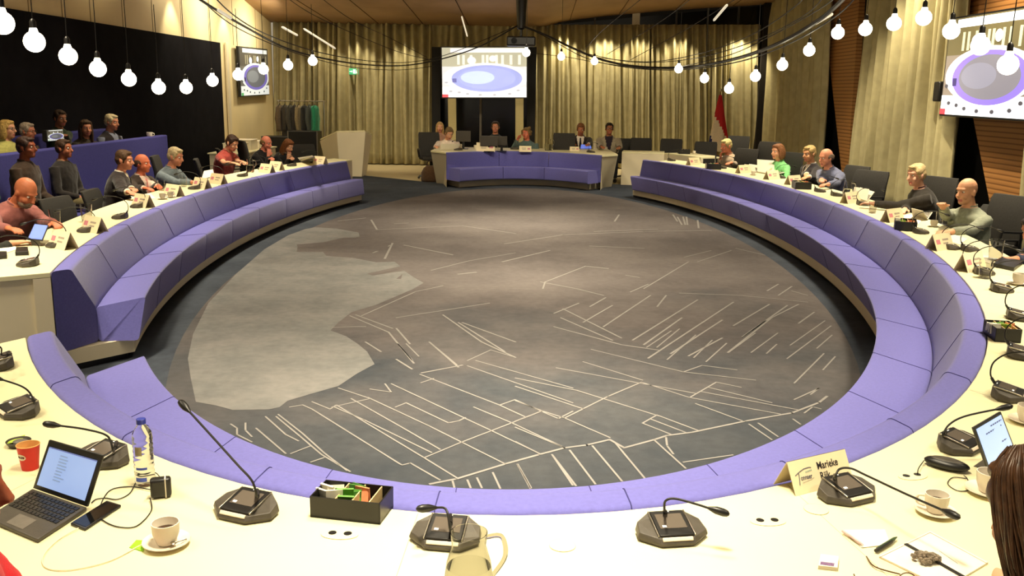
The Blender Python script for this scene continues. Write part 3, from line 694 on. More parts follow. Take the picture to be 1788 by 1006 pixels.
# dark glazed door behind the screen
a, b_ = F(757, 200, .3), F(937, 200, .3)
b = MB(); b.box(((a.x + b_.x) / 2, YF + .3, 1.6), (b_.x - a.x, .04, 3.2)); struct(b.build('door_1', mat('dark_door_glass', (14, 15, 19), .15, var=0, spec=.5), smooth=0))
b = MB(); x = F(839, 200, .2).x; b.box((x, YF + .22, 1.15), (.06, .06, 2.3)); struct(b.build('door_1_frame', MGREY, bevel=.004))
# ------------------------------------------------------------ right wall: curtains, timber fins
XR = 6.45
def RP(x, y, X=XR): return PX(x, y, X)
def rcurt(label, tl, tr, bl, br, folds, seed, X=XR):
    def g(p, z=None):
        q = RP(p[0], p[1], X); 
        if z is not None: q.z = z
        return q
    a, b, c, d = g(tl), g(tr), g(bl), g(br)
    for top, bot in ((a, c), (b, d)):      # extend the edge up to 4.9 m and down to the floor
        s = (bot - top) / (bot.z - top.z); t0 = top.copy()
        top += s * (4.7 - top.z); bot += s * (.03 - bot.z)
    curtain(label, a, b, c, d, folds, .115, seed)
rcurt('slanted olive curtain on the right wall beyond the first timber fin', (1350, 5), (1452, 5), (1338, 250), (1438, 250), 11, 11)
rcurt('slanted olive curtain on the right wall between the two timber fins', (1517, 5), (1690, 5), (1484, 300), (1662, 300), 16, 12)
rcurt('sliver of olive curtain on the right wall at the frame edge', (1800, 205), (1840, 205), (1781, 400), (1830, 400), 4, 13)
SLAT = None
def slatmat():
    m = mat('slatted_timber', (150, 100, 52), .55, var=.0); nt = m.node_tree; b = nt.nodes['Principled BSDF']; tc = nt.nodes['Texture Coordinate']
    w = nt.nodes.new('ShaderNodeTexWave'); w.bands_direction = 'Z'; w.inputs['Scale'].default_value = 4.4; w.inputs['Distortion'].default_value = .25; w.inputs['Detail Scale'].default_value = .4
    r = nt.nodes.new('ShaderNodeValToRGB'); r.color_ramp.elements[0].color = (*lin((118, 76, 36)), 1); r.color_ramp.elements[1].color = (*lin((164, 114, 62)), 1); r.color_ramp.elements[0].position = .05; r.color_ramp.elements[1].position = .3
    nt.links.new(tc.outputs['Object'], w.inputs['Vector']); nt.links.new(w.outputs['Fac'], r.inputs['Fac']); nt.links.new(r.outputs['Color'], b.inputs['Base Color'])
    bp = nt.nodes.new('ShaderNodeBump'); bp.inputs['Strength'].default_value = .15; bp.inputs['Distance'].default_value = .012
    nt.links.new(w.outputs['Fac'], bp.inputs['Height']); nt.links.new(bp.outputs['Normal'], b.inputs['Normal']); return m
SLAT = slatmat()
def fin(label, tl, tr, bl, br, X):
    a, b, c, d = [RP(*p, X) for p in (tl, tr, bl, br)]
    for top, bot in ((a, c), (b, d)):
        s = (bot - top) / (bot.z - top.z); top += s * (4.7 - top.z); bot += s * (.0 - bot.z)
    n = V((.12, 0, 0)); mid = (c + d) / 2; m = MB()
    m.add([p - mid for p in (c, d, b, a, c + n, d + n, b + n, a + n)], [(0, 1, 2, 3), (7, 6, 5, 4), (0, 3, 7, 4), (1, 5, 6, 2), (0, 4, 5, 1), (3, 2, 6, 7)])
    o = m.build('timber_fin', SLAT, smooth=0, loc=mid); tag(o, label, 'wall panel')
fin('slatted timber fin leaning between two olive curtains on the right wall', (1437, 5), (1500, 5), (1466, 270), (1482, 270), XR + .12)
fin('slatted timber fin under and above the right wall screen', (1660, 5), (1860, 5), (1737, 400), (1772, 400), XR + .12)
# near-side wall strip low right
b = MB(); b.box((WR + .2, 10, .06), (.06, 22, .12)); struct(b.build('baseboard_right', WHITE2))
# ------------------------------------------------------------ bulbs on their cable garland
BULB = mat('glowing_opal_glass', (255, 240, 204), .3, var=0, emis=16)
def bulb(label, c, drop, r=.062):
    root = thing('pendant_bulb', label, 'light bulb', c, 0, 'globe bulbs hanging from the cable garland')
    m = MB(); pr = []
    for k in range(13):
        a = -PI / 2 + (PI * .86) * k / 12; pr.append((max(.001, r * math.cos(a)), r * math.sin(a)))
    pr += [(.022, r * 1.18), (.02, r * 1.3)]
    m.lathe(pr, 20); m.build('globe', BULB, root)
    m = MB(); m.lathe([(.019, r * 1.28), (.019, r * 1.9), (.012, r * 2.1), (.004, r * 2.2)], 12); m.build('socket', BLACK, root)
    m = MB(); m.tube([(0, 0, r * 2.1), (.004, 0, drop * .5), (0, 0, drop)], .0035, 6); m.build('cord', CABLEM, root)
    return root
BL = [(4, 40, 42), (60, 73, 38), (119, 98, 33), (171, 120, 30), (225, 138, 27), (277, 153, 25), (325, 153, 23), (371, 141, 21), (416, 131, 20), (460, 121, 18.5), (503, 114, 18), (546, 106.5, 17)]
BR_ = [(919, 92, 14.5), (980, 99, 13.5), (1038, 107, 13), (1185, 120.5, 15), (1230, 137, 16.5), (1273, 155, 17.5), (1319, 133.5, 19), (1366, 113.5, 20), (1413, 88, 21), (1463, 57.5, 23), (1511, 51, 24), (1561, 41, 26), (1613, 31, 28), (1661, 54, 30), (1712, 80, 34), (1760, 113, 37)]
TOPS = []
for nm, L in (('left', BL), ('right', BR_)):
    for i, (x, y, s) in enumerate(L):
        Y = 1600 * .124 / (s * .93) * 1.02; p = PY(x, y, Y)
        side = 'over the left seats, %s bulb counted from the frame edge' if nm == 'left' else 'over far and right tables, %s bulb counted from the large screen'
        n = ORD[i] if i < 15 else 'sixteenth'
        bulb('glowing globe bulb ' + side % n, p, .85 + .12 * math.sin(i * 2.1)); TOPS.append(p)
def cable(label, pts, r, n=6):
    pts = bez(pts, 8); c = sum(pts, V()) / len(pts); m = MB(); m.tube([p - c for p in pts], r, n)
    o = m.build('cable', CABLEM, loc=c); return tag(o, label, 'cable', 'dark cables of the hanging garland')
def cpx(L): return [PY(x, y, Y) for x, y, Y in L]
main = [((300, -40, 8), (355, 3, 9), (430, 48, 11), (500, 84, 13), (570, 103, 15), (640, 113, 17), (710, 114, 18.5), (775, 102, 19.5), (840, 80, 20), (905, 44, 20.5)),
        ((330, -60, 8), (400, 20, 10), (470, 62, 12), (560, 92, 14.5), (650, 107, 17), (720, 108, 18.5), (790, 92, 19.5), (907, 43, 20.5)),
        ((908, 44, 20.5), (950, 60, 20), (1000, 84, 19), (1050, 104, 18), (1110, 116, 16.5), (1190, 118, 15), (1270, 106, 13), (1350, 80, 11), (1430, 35, 9.5), (1490, -20, 8)),
        ((912, 44, 20.5), (960, 68, 20), (1020, 100, 18.5), (1090, 117, 17), (1180, 122, 15), (1280, 110, 13), (1370, 80, 11), (1460, 28, 9), (1510, -25, 8)),
        ((920, 92, 20), (985, 99, 18.5), (1050, 110, 17.5), (1150, 120, 15.5), (1260, 100, 13), (1340, 66, 11.5), (1440, 10, 9.5), (1480, -30, 8)),
        ((1010, 90, 18), (1100, 108, 16.5), (1200, 104, 14.5), (1300, 78, 12.5), (1400, 30, 10.5), (1450, -20, 9)),
        ((1040, 100, 18), (1130, 108, 16), (1220, 94, 14), (1310, 62, 12), (1390, 10, 10), (1410, -20, 9)),
        ((330, -20, 9), (400, 40, 11), (470, 75, 13), (540, 100, 15), (620, 118, 17), (700, 122, 18.5), (760, 115, 19.5)),
        ((480, -20, 13), (540, 22, 14), (620, 60, 16), (700, 92, 18), (760, 106, 19)),
        ((540, -20, 14), (610, 32, 15.5), (680, 66, 17.5), (745, 100, 19)),
        ((1130, -10, 12), (1050, 55, 15), (1020, 88, 17)), ((1210, -5, 12), (1150, 40, 14), (1060, 95, 17)), ((1290, -5, 11.5), (1200, 50, 14), (1100, 105, 16.5))]
nmz = ['lowest left strand', 'second strand on the left', 'thick strand right of the ceiling hub', 'lowest strand right of the hub', 'strand through the bulbs on the right', 'middle thin strand on the right', 'upper thin strand on the right', 'loose strand under the left swag', 'steep thin strand near the left wall', 'steep thin strand left of the screen', 'thin tie strand right of the hub', 'thin tie strand under the dark windows', 'thin tie strand nearest the dark post']
for L, n_, r in zip(main, nmz, (.013, .007, .022, .008, .006, .006, .006, .006, .005, .005, .005, .005, .005)):
    cable('dark hanging garland cable, ' + n_, cpx(L), r)
# short pale lamp tubes between the cables
for L, n_ in ((((492, 47, 14), (520, 62, 14.2)), 'nearest the left wall'), (((530, 50, 15), (586, 85, 15.4)), 'above the coat rack'), (((806, 28, 20), (816, 64, 20)), 'above the large screen'), (((1246, 36, 12), (1270, 8, 11.6)), 'before the dark windows'), (((1422, 42, 10), (1454, 24, 9.8)), 'before the right wall'), (((380, 17, 9.5), (404, 32, 9.8)), 'high on the left')):
    m = MB(); a, b = cpx(L); c = (a + b) / 2; d = (b - a); m.tube([a - c, (a - c) * .9, (b - c) * .9, b - c], [.008, .016, .016, .008], 10)
    tag(m.build('lamp_tube', mat('pale_tube', (236, 226, 200), .3, var=0, emis=.6), loc=c), 'short pale slanting lamp tube among the garland cables, ' + n_, 'lamp')
# ceiling hub and projector
p = PY(910, 45, 20.5); hub = thing('projector_mount', 'black hub under the ceiling where the garland cables meet, holding a dark projector', 'projector', (p.x, p.y, p.z))
zc = ceil_z(p.x, p.y) - p.z
m = MB(); m.lathe([(.2, zc - .02), (.2, zc - .12), (.13, zc - .3), (.09, -.05), (.05, -.08)], 16); m.build('mounting_cone', BLACK, hub)
q = PY(910, 72, 20.5) - p; m = MB(); m.tube([(0, 0, -.05), (q.x, 0, q.z)], .03, 10); m.build('pole', BLACK, hub)
m = MB(); m.box((q.x, 0, q.z - .01), (.62, .5, .2)); m.build('housing', BLACK, hub, bevel=.03); m = MB(); m.tube([(q.x - .15, -.24, q.z), (q.x - .15, -.29, q.z)], .06, 16); m.build('lens', GLASSSCR, hub)
# ------------------------------------------------------------ screens
def emi(name, c, s): return mat(name, c, .6, var=0, emis=s)
def screen_image(mb, w, h, y=0):
    z = [0]
    def quad(u0, v0, u1, v1, mi):
        z[0] += 1; e = y - .0004 * z[0]
        mb.add([((u - .5) * w, e, (v - .5) * h) for u, v in ((u0, v0), (u1, v0), (u1, v1), (u0, v1))], [(0, 1, 2, 3)], mi)
    def oval(cu, cv, ru, rv, mi, v0=-1, u1=9, a0=0, a1=2 * PI):
        z[0] += 1; e = y - .0004 * z[0]; L = []
        for i in range(48):
            a = a0 + (a1 - a0) * i / 47
            L.append(((min(max(cu + ru * math.cos(a), .004), .996) - .5) * w, e, (min(max(cv + rv * math.sin(a), .004), .996) - .5) * h))
        mb.add(L, [tuple(range(48))], mi)
    quad(0, 0, 1, 1, 0); quad(0, .62, 1, 1, 1); quad(.1, .9, .97, .985, 2)
    for u in (.18, .24, .33, .47, .52, .63, .7, .8, .9): quad(u, .66, u + .03, .85, 3)
    quad(0, 0, 1, .2, 2); oval(.52, .4, .5, .29, 2); oval(.53, .38, .42, .27, 4); oval(.53, .385, .34, .22, 5); oval(.42, .4, .2, .13, 6)
    quad(.12, .3, .17, .38, 7)
    for u, v in ((.1, .12), (.2, .1), (.3, .07), (.45, .05), (.62, .05), (.8, .07), (.9, .14), (.05, .3)): oval(u, v, .022, .02, 8)
    oval(.35, .74, .05, .07, 2); oval(.6, .78, .04, .06, 2); quad(0, 0, .07, .06, 9)
def scrm(tag_, k, cols):
    return [emi('screen_%s_%d' % (tag_, i), c, k) for i, c in enumerate(cols)]
COLS = [(120, 110, 100), (92, 84, 56), (236, 240, 246), (190, 186, 150), (122, 104, 206), (112, 110, 120), (122, 122, 138), (60, 50, 96), (70, 68, 74), (214, 60, 70)]
COLB = [(226, 226, 226), (190, 186, 160), (250, 248, 246), (246, 244, 226), (170, 178, 234), (176, 184, 240), (206, 222, 246), (120, 120, 180), (190, 190, 196), (232, 90, 96)]
COLD = [(90, 88, 80), (70, 66, 56), (200, 206, 206), (130, 126, 104), (98, 90, 160), (84, 86, 90), (108, 112, 116), (50, 44, 80), (70, 72, 74), (80, 150, 90)]
def screen(label, pts, cols, tg, k, group=None, stand=None):
    tl, tr, bl, br = pts; c = (tl + tr + bl + br) / 4; u = ((tr - tl) + (br - bl)) / 2; v = ((tl - bl) + (tr - br)) / 2
    w, h = u.length, v.length
    root = thing('display_screen', label, 'screen', c, 0, group)
    X = u.normalized(); N = X.cross(v.normalized()).normalized(); Z = N.cross(X)
    mt = M((X, -N, Z)).transposed().to_4x4()  # local -y faces the room
    root.matrix_world = M.Translation(c) @ mt
    m = MB(); m.box((0, .03, 0), (w * 1.03, .06, h * 1.04)); bz = m.build('bezel', BLACK, root, bevel=.006)
    m = MB(); screen_image(m, w, h, -.004); me = m.build('picture', scrm(tg, k, cols), bz, smooth=0)
    return root
Ys = 24.2
sc_ = screen('large bright presentation screen above the far table, showing the round table', [PY(771, 83, Ys), PY(920, 83, Ys), PY(773, 170, Ys), PY(919, 170, Ys)], COLB, 'far', 1.02)
a, b = PY(790, 170, Ys), PY(908, 170, Ys)
for q in (a, b):
    lz = sc_.matrix_world.inverted() @ V((q.x, q.y + .06, q.z)); gz = sc_.matrix_world.inverted() @ V((q.x, q.y + .06, 0))
    m = MB(); m.box((lz + gz) / 2, (.21, .1, (lz - gz).length)); m.build('post', mat('pale_yellow_post', (222, 208, 150), .5, var=.03), sc_, bevel=.008)
y0, y1 = PX(418, 120, WL + .12).y, PX(469, 120, WL + .12).y
def LP(x, y): return PX(x, y, WL + .14)
screen('wall screen at the far end of the left wall, showing round table', [LP(419, 83), LP(468, 88), LP(419, 167), LP(468, 164)], COLD, 'left', .85)
rs = screen('large wall screen on the right wall, showing blue round bench', [RP(1649, 40, XR - .2), RP(1812, 14, XR - .2), RP(1654, 196, XR - .2), RP(1812, 206, XR - .2)], COLS, 'right', 1.25)
m = MB(); p = RP(1643, 160, XR - .12); m.box((0, 0, 0), (.16, .2, .3)); tag(m.build('wall_speaker', BLACK, bevel=.02, loc=p), 'small black loudspeaker on the wall beside the right screen', 'loudspeaker')
# black surround of the far screen
for i, (x0, x1) in enumerate(((754, 769), (922, 937))):
    a, b = PY(x0, 82, 24.9), PY(x1, 82, 24.9); m = MB(); m.box(((a.x + b.x) / 2, 24.9, a.z / 2), (b.x - a.x, .06, a.z)); struct(m.build('trim_%d' % (20 + i), mat('black_door_jamb', (18, 17, 17), .6, var=.05)))
# exit sign
p = F(618, 125, -.1); r = thing('exit_sign', 'small green lit exit sign hanging before the far curtain', 'sign', p)
m = MB(); m.box((0, 0, 0), (.26, .05, .16)); m.build('housing', emi('sign_green', (60, 160, 110), .8), r, bevel=.005)
m = MB(); e = -.027
m.add([(-.02, e, -.05), (.05, e, -.05), (.05, e, .055), (-.02, e, .055)], [(0, 1, 2, 3)])
m.add([(-.11, e, -.008), (-.06, e, -.008), (-.06, e, .012), (-.11, e, .012)], [(0, 1, 2, 3)]); m.add([(-.06, e, -.03), (-.035, e, .002), (-.06, e, .034)], [(0, 1, 2)])
m.ell((.085, e, .035), (.013, .004, .013)); m.tube([(.085, e, .02), (.075, e, -.01), (.095, e, -.045)], .009, 6); m.tube([(.08, e, -.01), (.065, e, -.045)], .008, 6); m.tube([(.1, e, -.012), (.082, e, .012), (.066, e, -.004)], .006, 6)
m.build('pictogram', emi('sign_white', (225, 255, 230), 1.2), r, smooth=0)
m = MB(); m.tube([(-.08, 0, .08), (-.08, 0, 2)], .006, 6); m.build('hanger', CABLEM, r)
# ------------------------------------------------------------ lectern
Yl = 21.5
def LQ(x, y): return PY(x, y, Yl)
def lectern():
    a, b, c = LQ(588, 231), LQ(638, 230), PZ(632, 309, 0); d = V((LQ(594, 309).x, c.y, 0))
    root = thing('lectern', 'tall cream lectern with tapered front beside the far curtain', 'lectern', (c.x, c.y, 0)); off = V((c.x, c.y, 0))
    sl = PY(558, 246, Yl + .8); s2 = V((sl.x + .18, sl.y, 0))
    m = MB(); k = V((.0, .05, 0))
    m.hexa([d - off, c - off, c - off + V((.02, .5, 0)), s2 - off], [a - off, b - off, b - off + V((.02, .8, -.12)), sl - off]); m.build('body', WHITE2, root, bevel=.012)
    m = MB(); m.hexa([a - off + V((-.0, .03, -.0)), b - off + V((-.02, .03, .0)), b - off + V((0, .78, -.1)), sl - off + V((.02, 0, .02))], [a - off + V((0, .03, .03)), b - off + V((-.02, .03, .03)), b - off + V((0, .78, -.07)), sl - off + V((.02, 0, .05))]); m.build('reading_top', WHITE, root)
lectern()
# ------------------------------------------------------------ flag
p = PY(1258, 166, 23.6); zt_ = p.z
fl = thing('flag', 'red white and blue flag hanging in folds from a standing pole', 'flag', (p.x, p.y, 0))
m = MB(); rings = []; nz = 18
for k in range(nz + 1):
    t = k / nz; z = zt_ - (zt_ - .62) * t; w = .035 + .2 * min(1, t * 1.15) ** .9; L = []
    for i in range(40):
        a = 2 * PI * i / 40; rr = w * (1 + .22 * math.sin(5 * a + t * 2) * t)
        L.append(V((rr * math.cos(a) + .02 * t, rr * .5 * math.sin(a), z)))
    rings.append(L)
m.loft(rings, caps=False); o = m.build('cloth', [mat('flag_red', (186, 34, 38), .8, var=.08, bump=.1), mat('flag_white', (222, 204, 172), .8, var=.05, bump=.1), mat('flag_blue', (38, 42, 92), .8, var=.1, bump=.1)], fl, smooth=80)
for f in o.data.polygons:
    c = f.center; t = (zt_ - c.z) / (zt_ - .62); s = c.x / .2
    f.material_index = 0 if s > (t - .2) * 4 - 1.2 else (1 if s > (t - .6) * 3 - 1.3 else 2)
m = MB(); m.tube([(0, 0, 0), (0, 0, zt_ + .1)], .016, 10); m.build('pole', mat('wood_pole', (120, 84, 46), .5), fl); m = MB(); m.ell((0, 0, zt_ + .12), (.03, .03, .04)); m.build('finial', SILVER, fl); m = MB(); m.lathe([(.2, 0), (.2, .03), (.04, .06)], 20); m.build('base', BLACK, fl)
# ------------------------------------------------------------ coat rack
Yr = 24.2
ra, rb = PY(484, 177, Yr), PY(568, 176, Yr); zr = (ra.z + rb.z) / 2
r = thing('coat_rack', 'metal coat rail on wheels before the far curtain, hung with coats', 'coat rack', ((ra.x + rb.x) / 2, Yr, 0)); hw = (rb.x - ra.x) / 2
m = MB(); m.tube([(-hw, 0, zr), (hw, 0, zr)], .016, 8); m.build('rail', SILVER, r)
for s in (-1, 1):
    m = MB(); m.tube([(s * hw * .94, 0, .08), (s * hw * .94, 0, zr)], .016, 8); m.build('upright', SILVER, r)
    m = MB(); m.box((s * hw * .94, 0, .08), (.05, .5, .04)); m.build('foot', SILVER, r, bevel=.01)
def coat(label, px_, w, L, col, k):
    c = PY(px_, 177, Yr - .02); root = thing('coat', label, 'coat', (c.x, c.y, zr)); rings = []
    for t, ww, dd in ((-.1, .03, .04), (-.13, .14, .1), (-.2, .17, .17), (-.42, .16, .2), (-.7, .17, .21), (-L, .19, .22), (-L - .01, .15, .18)):
        t = t * (1 if t > -.5 else 1); rings.append([V((w * ww / .19 * math.cos(a) * (1 + .12 * math.sin(4 * a + k)), dd * math.sin(a), max(t, -L))) for a in [2 * PI * i / 22 for i in range(22)]])
    m = MB(); m.loft(rings); m.build('body', cloth(col), root, smooth=70)
    for s in (-1, 1):
        m = MB(); m.tube([(0, s * .16, -.17), (w * .3 * (1 if k % 2 else -1), s * .21, -.45), (w * .2, s * .2, -.74)], [.06, .055, .045], 10); m.build('sleeve', cloth(col), root)
    m = MB(); m.tube([(0, -.17, -.15), (0, 0, -.07), (0, .17, -.15)], .008, 6); m.tube([(0, 0, -.07), (0, 0, -.02), (.02, 0, .01), (0, 0, .025)], .005, 6); m.build('hanger', BLACK, root)
for k, (x, w, L, c, lb) in enumerate(((488, .1, .78, (96, 80, 60), 'brown coat at the wall end of the coat rail'), (497, .09, .95, (60, 54, 44), 'long dark olive coat, second from the wall on rail'), (506, .1, .98, (70, 66, 56), 'long grey-green coat, third from the wall on rail'), (514, .09, .9, (48, 44, 40), 'black coat hanging left of the pale grey jacket'), (521, .09, .8, (132, 118, 88), 'pale grey-beige jacket in the middle of coat rail'), (531, .09, .86, (40, 40, 38), 'black coat hanging right of the pale grey jacket'), (540, .07, .86, (76, 80, 76), 'grey coat hanging against the green jacket'), (549, .11, .76, (50, 140, 104), 'bright green jacket at the curtain end of coat rail'))):
    coat(lb, x, w, L, c, k)
# dark flight cases below the coats
for i, (x, y, w, h, lb) in enumerate(((497, 250, 1.0, .75, 'tall black flight case left under the coat rail'), (534, 252, .75, .9, 'tall black flight case right under the coat rail'))):
    p = PY(x, 290, 23.2 - i * .2); r = thing('flight_case', lb, 'case', (p.x, p.y, 0))
    m = MB(); m.box((0, 0, h / 2 + .08), (w, .5, h)); m.build('box', BLACK, r, bevel=.02)
    for s in (-1, 1):
        m = MB(); m.box((s * w * .48, -.25, h / 2 + .08), (.03, .03, h)); m.build('corner_edge', MGREY, r, bevel=.004)
        m = MB(); m.tube([(s * w * .4 - .02, 0, .045), (s * w * .4 + .02, 0, .045)], .045, 12); m.build('wheel', BLACK, r)
    m = MB(); m.box((0, -.26, h * .55), (w * .3, .02, .05)); m.build('handle', MGREY, r, bevel=.005)
# bag beside the far cabinet
p = PZ(752, 318, 0); r = thing('shoulder_bag', 'dark brown bag on the floor left of the far cabinet', 'bag', (p.x - .02, p.y + .1, 0))
m = MB(); rings = []
for z, w, d in ((0, .19, .13), (.05, .21, .15), (.2, .2, .14), (.3, .15, .1), (.36, .08, .05)):
    rings.append([V((w * math.cos(a) * (1 + .1 * math.sin(3 * a)), d * math.sin(a), z)) for a in [2 * PI * i / 18 for i in range(18)]])
m.loft(rings); m.build('body', cloth((84, 62, 44)), r, smooth=80); m = MB(); m.tube(bez([(-.08, 0, .33), (-.05, 0, .45), (.05, 0, .45), (.08, 0, .33)]), .012, 8); m.build('strap', cloth((60, 44, 32)), r)
# sideboard with stacked papers behind the man in red
p = PX(428, 292, -6.3); r = thing('sideboard', 'low cream sideboard against the left wall behind red shirt man', 'cabinet', (p.x, p.y, 0)); zt2 = PX(428, 263, -6.3).z
m = MB(); m.box((0, 0, zt2 / 2), (.7, 2.6, zt2)); m.build('body', WHITE2, r, bevel=.01); m = MB(); m.box((0, 0, zt2 + .015), (.76, 2.66, .03)); m.build('top', WHITE, r, bevel=.006)
for i, (dy, h, lb) in enumerate(((-.6, .16, 'white catering box on the near end of sideboard'), (.1, .2, 'tall white catering box in the middle of sideboard'), (.75, .14, 'low white catering box on the far end of sideboard'))):
    m = MB(); m.box((0, 0, h / 2), (.4, .5, h)); m.box((0, 0, h + .01), (.42, .52, .02)); tag(m.build('carton', PAPER, bevel=.006, loc=(p.x, p.y + dy, zt2 + .03)), lb, 'box')
# ------------------------------------------------------------ chairs
def make_chair():
    t = thing('conference_chair', '', 'chair')
    m = MB(); rings = []
    for z, w, y0, y1 in ((.47, .235, -.03, .03), (.6, .25, -.035, .03), (.8, .255, -.05, .012), (.95, .25, -.085, -.025), (1.0, .235, -.1, -.045)):
        rings.append([V((math.copysign(abs(math.cos(a)) ** .35, math.cos(a)) * w, -.24 + (y0 + y1) / 2 - (.02 * math.cos(a) ** 2) * -1 + math.copysign(abs(math.sin(a)) ** .6, math.sin(a)) * (y1 - y0) / 2, z)) for a in [2 * PI * i / 24 for i in range(24)]])
    m.loft(rings); m.build('backrest', CHAIRF, t, smooth=60)
    m = MB(); m.box((0, .0, .45), (.5, .48, .08)); st = m.build('seat', CHAIRF, t, bevel=.03, seg=3)
    for s in (-1, 1):
        m = MB(); m.tube([(s * .25, -.2, .46), (s * .285, -.16, .64), (s * .285, .12, .66), (s * .26, .14, .46)], .016, 8); m.build('armrest', BLACK, st)
    m = MB(); m.tube([(0, 0, .08), (0, 0, .42)], .03, 10); m.build('column', BLACK, t)
    m = MB()
    for k in range(5):
        a = 2 * PI * k / 5; m.tube([(0, 0, .1), (.29 * math.cos(a), .29 * math.sin(a), .06)], [.025, .016], 8); m.ell((.29 * math.cos(a), .29 * math.sin(a), .03), (.028, .028, .03), None, 10)
    m.build('wheel_base', BLACK, t); return t
CH = make_chair(); chn = [0]
def chair(label, px_, py_, Y, face, s=1.0):
    """px_,py_: pixel of the middle of the backrest."""
    p = PY(px_, py_, Y); R = M.Rotation(face, 3, 'Z'); b = p - R @ V((0, -.26, .8 * s)) ; 
    o = place(CH, chn[0] > 0, (b.x, b.y, min(max(b.z, 0), .35) if b.z > .0 else 0), face, label, 'black conference chairs', s); chn[0] += 1
    if b.z < 0: o.scale = (s, s, s * (p.z / (.8 * s)))
    if b.z > .0: 
        o.location.z = 0; o.scale = (s, s, p.z / .8)
    return o
# ------------------------------------------------------------ things on the tables
TZ = .7405
def outang(p): return math.atan2((p[1] - CY) / 8.8 ** 2, (p[0] - CX) / 3.92 ** 2)      # outward normal direction
def fz(p): return outang(p) - PI / 2 + PI      # rotation so local +y points to the ring (away from the sitter)
def make_mic(path, tip=True):
    t = thing('conference_microphone', '', 'microphone')
    a = [(-.05, .07), (.05, .07), (.099, .036), (.106, -.014), (.05, -.066), (-.05, -.066), (-.106, -.014), (-.099, .036)]
    def top(x, y): return .026 + .026 * (y + .062) / .132 - (.008 if abs(x) > .06 else 0)
    m = MB(); n = len(a)
    r0 = [V((x * .93, y * .93, 0)) for x, y in a]; r1 = [V((x, y, .012)) for x, y in a]; r2 = [V((x * (.95 if abs(x) > .06 else 1), y * .95 + (.006 if y < -.05 else 0), top(x, y))) for x, y in a]
    m.loft([r0, r1, r2]); m.build('body', DGREY, t, smooth=0, bevel=.002)
    sl = math.atan2(.026, .132); R = M.Rotation(sl, 3, 'X')
    m = MB(); m.box((0, .006, .0405), (.1, .112, .006), R); bz = m.build('bezel', BLACK, t, bevel=.0015)
    m = MB(); m.box((0, .012, .0446), (.08, .066, .002), R); m.build('touch_screen', mat('screen_grey', (96, 88, 80), .1, var=.05, scale=8, spec=.7), bz)
    for c, sz in (((-.026, -.012, .0412), (.012, .008, .0022)), ((.0, .055, .0535), (.016, .003, .001))):
        m = MB(); m.box(c, sz, R); m.build('status_light', mat('status_white', (240, 240, 235), .3, var=0, emis=.7), bz)
    m = MB(); m.box((0, -.0575, .0225), (.09, .007, .012), M.Rotation(math.radians(-38), 3, 'X')); m.build('speak_button', mat('pale_button', (236, 220, 196), .35, var=.03), t, bevel=.002)
    for s in (-1, 1):
        m = MB(); m.box((s * .054, .006, .0405), (.004, .114, .0065), R); m.build('side_trim', SILVER, t, bevel=.001)
    gooseneck(t, path); return t
def gooseneck(t, path):
    b = bez(path, 10); L = len(b)
    m = MB(); m.tube(b, .0035, 8); g = m.build('gooseneck', CABLEM, t)
    m = MB(); m.tube(b[:max(3, L // 6)], .0065, 8); m.build('collar_sleeve', BLACK, g)
    d = (b[-1] - b[-3]).normalized(); e = b[-1]
    m = MB(); m.tube([e - d * .012, e, e + d * .012, e + d * .032, e + d * .044, e + d * .05], [.004, .0075, .011, .0115, .009, .003], 10); m.build('mic_capsule', BLACK, g)
DEF = [(0.0, .06, .045), (0, .085, .09), (0, .075, .15), (0, .01, .2), (0, -.11, .215), (0, -.2, .19)]
MIC = make_mic(DEF); micn = [0]
def mic(label, x, y, rz=None, s=1.0):
    p = PZ(x, y, TZ); o = place(MIC, micn[0] > 0, (p.x, p.y, TZ), fz(p) if rz is None else rz, label, 'conference microphone units', s); micn[0] += 1; return o
def near_mic(label, x, y, rz, wpath):
    """wpath: (pixel x, pixel y, height) control points of the gooseneck."""
    p = PZ(x, y, TZ); t = make_mic([(0, 0, 0), (0, 0, .01), (0, 0, .02)])
    for ch in list(t.children):
        if ch.name.startswith('gooseneck'):
            for g in list(ch.children): bpy.data.objects.remove(g)
            bpy.data.objects.remove(ch)
    t.location = (p.x, p.y, TZ); t.rotation_euler = (0, 0, rz); t['label'] = label; t['group'] = 'conference microphone units'
    R = M.Rotation(-rz, 3, 'Z'); pts = [V((0, .062, .05))] + [R @ (PZ(a, b, TZ + h) - V((p.x, p.y, TZ))) for a, b, h in wpath]
    gooseneck(t, pts); return t
near_mic('black microphone unit before the bench, long gooseneck stretching left, beside tea box', 428, 897, -.36, [(449, 868, .08), (440, 840, .13), (415, 812, .17), (370, 762, .235), (328, 716, .29)])
near_mic('black microphone unit behind the glass water jug', 779, 945, -.12, [(786, 925, .06), (782, 898, .1), (775, 887, .11), (756, 887, .115)])
near_mic('black microphone unit right of the jug, gooseneck bent to the right', 1172, 938, .17, [(1160, 890, .09), (1163, 874, .13), (1185, 872, .135), (1243, 889, .12)])
near_mic('black microphone unit in front of the folded name card', 1480, 868, .46, [(1458, 836, .09), (1465, 820, .12), (1485, 818, .13), (1512, 830, .125), (1580, 862, .14), (1650, 893, .15)])
near_mic('black microphone unit beside the upright tablet screen', 1678, 783, .72, [(1645, 762, .08), (1657, 742, .12), (1685, 727, .15), (1744, 714, .18)])
near_mic('black microphone unit at left frame edge above the red paper cup', 30, 722, -.75, [(60, 704, .07), (52, 686, .11), (36, 674, .14), (0, 662, .17)])
near_mic('black microphone unit half hidden behind the open laptop', 178, 806, -.5, [(198, 788, .07), (188, 762, .12), (150, 750, .15), (100, 743, .16)])
